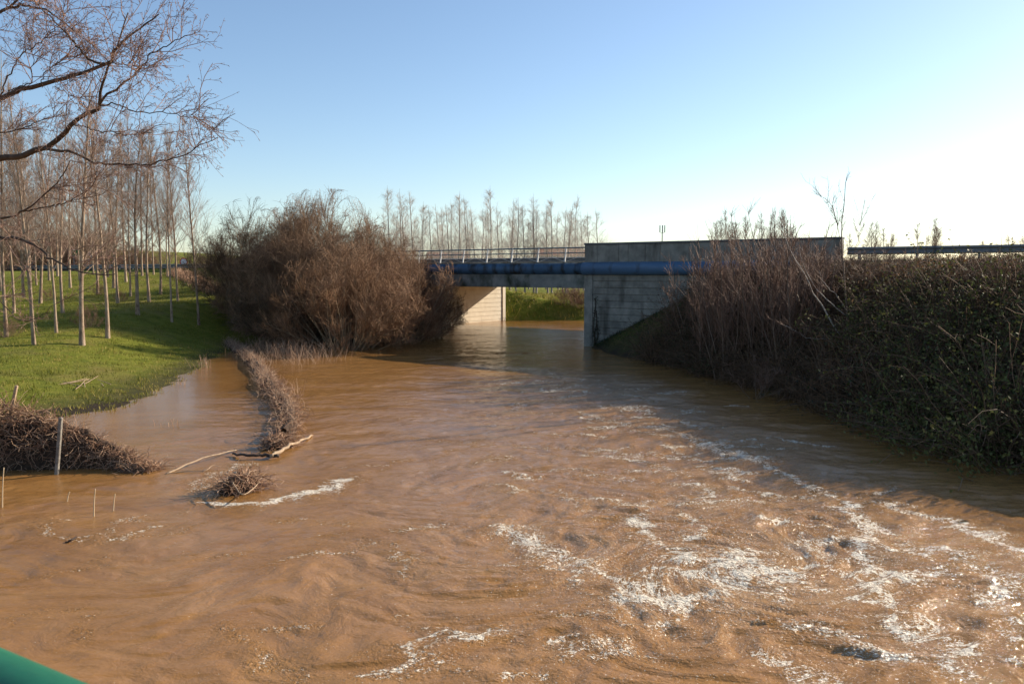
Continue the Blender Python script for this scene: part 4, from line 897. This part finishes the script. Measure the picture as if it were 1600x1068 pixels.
stick('drift_branch', [(262, 740, .03), (290, 736, .06), (320, 735, .06), (332, 727, .10), (345, 729, .04)], .012, .008, 'drift', 'thin pale twig floating between hedge tip and debris clump', 'branch')
stick('drift_branch', [(360, 745, .35), (378, 772, .25), (400, 758, .22), (410, 742, .1)], .014, .009, 'drift', 'bowed pale stem arching over the debris clump', 'branch')
for pts, lb in (([(146, 806, -.05), (147, 785, .26), (149, 763, .52)], 'tallest bleached reed stem standing in the foaming water'), ([(176, 797, -.05), (178, 783, .15), (180, 771, .3)], 'short bleached reed stem beside the tallest reed'),
                ([(3, 795, -.05), (4, 762, .42), (6, 730, .8)], 'bleached reed stem standing before the bramble hedge'), ([(104, 785, -.03), (106, 776, .1), (109, 768, .2)], 'tiny bleached reed stub near the bramble hedge')):
    P3 = [at(px, py, on(pts[0][0], pts[0][1])[1]) for px, py, _ in pts]; o = P3[0].copy(); e = MB().tube(spline([p - o - (np.array([0, 0, .15]) if i == 0 else 0) for i, p in enumerate(P3)], 8), np.linspace(.014, .008, 8), 6).build('reed_stem', M['reed'], None, True); e.location = o; tag(e, lb, 'reed')
stick('floating_stick', [(103, 847, .02), (112, 843, .06), (120, 839, .03)], .02, .012, 'wet_wood', 'small dark stick poking out of the foam below the reeds', 'stick')
# flood litter on the grass
c = on(135, 592, .45); e = empty('flood_litter', (c[0], c[1], h1(c[0], c[1])), 0, label='scatter of dead sticks washed up on the green field', cat='sticks')
for k in range(9):
    a = R.uniform(0, 3.14); L = R.uniform(.25, .9); x0, y0 = R.normal(0, .5), R.normal(0, .35); MB().tube(spline([(x0 - math.cos(a) * L, y0 - math.sin(a) * L, .03), (x0, y0, .1), (x0 + math.cos(a) * L, y0 + math.sin(a) * L, R.uniform(.04, .3))], 6), np.linspace(.02, .01, 6), 5).build('stick', M['drift'], e, True)
# brown weed bushes in the plantation
for px, py, k in ((140, 512, .28), (12, 528, .22), (75, 470, .2), (155, 462, .2), (190, 470, .18)):
    D = float(np.interp(py, [425, 440, 460, 472, 488, 520, 540], [84, 77, 70, 64, 57, 48.5, 44])); c = at(px, py, D)
    put_shrub('field_shrub', wS, (c[0], c[1], h1(c[0], c[1])), px, (k, k, k * 1.1), 'little russet twig bush between the poplar trunks', 'twig bushes in the plantation')

# ------------------------------------------------------------------ distant mast and houses
c = at(1035, 352, 260); zg = h1(c[0], 260); mast = empty('phone_mast', (c[0], 260, zg), 0, label='slim grey phone mast with antenna panels far beyond the parapet', cat='mast'); hz = c[2] - zg
MB().tube([(0, 0, 0), (0, 0, hz)], [.28, .13], 8).build('pole', M['mast'], mast)
for x, y in ((-.75, 0), (0, -.4), (.75, 0)):
    MB().box(x - .14, x + .14, y - .08, y + .08, hz - 2.2, hz).build('antenna_panel', M['mast'], mast); MB().tube([(0, 0, hz - 2.5), (x, y, hz - 2.1)], .06, 5).build('bracket', M['mast'], mast)
def house(px, D, L, wd, zb, wall_h, rf, label):
    x = (px - 800) / F * D; zg = h1(x, D); e = empty('house', (x, D, zg), .2, label=label, cat='house'); h = zb
    MB().box(-L / 2, L / 2, -wd / 2, wd / 2, -.5, h).build('wall', M['render_wall'], e)
    MB().poly([(-L / 2 - .3, -wd / 2 - .4, h - .05), (L / 2 + .3, -wd / 2 - .4, h - .05), (L / 2 + .3, wd / 2 + .4, h - .05), (-L / 2 - .3, wd / 2 + .4, h - .05), (-L / 2 - .3, 0, h + rf), (L / 2 + .3, 0, h + rf)],
              [(0, 1, 5, 4), (2, 3, 4, 5), (1, 2, 5), (3, 0, 4), (3, 2, 1, 0)]).build('roof', M['roof_tile'], e)
    for k in range(3):
        xx = -L / 2 + L * (k + .5) / 3; MB().box(xx - .5, xx + .5, -wd / 2 - .02, -wd / 2 + .1, h - 1.9, h - .6).build('window', M['pane'], e)
house(872, 230, 12, 8, 7.6, 3, 2.2, 'white house with red tiled roof far behind the bridge railing, between the trunks')
house(902, 245, 10, 8, 7.4, 3, 2.0, 'smaller white house with red roof far behind the railing next to the parapet end')
house(700, 235, 11, 8, 6.6, 3, 1.8, 'pale house with red roof far behind the middle of the railing')
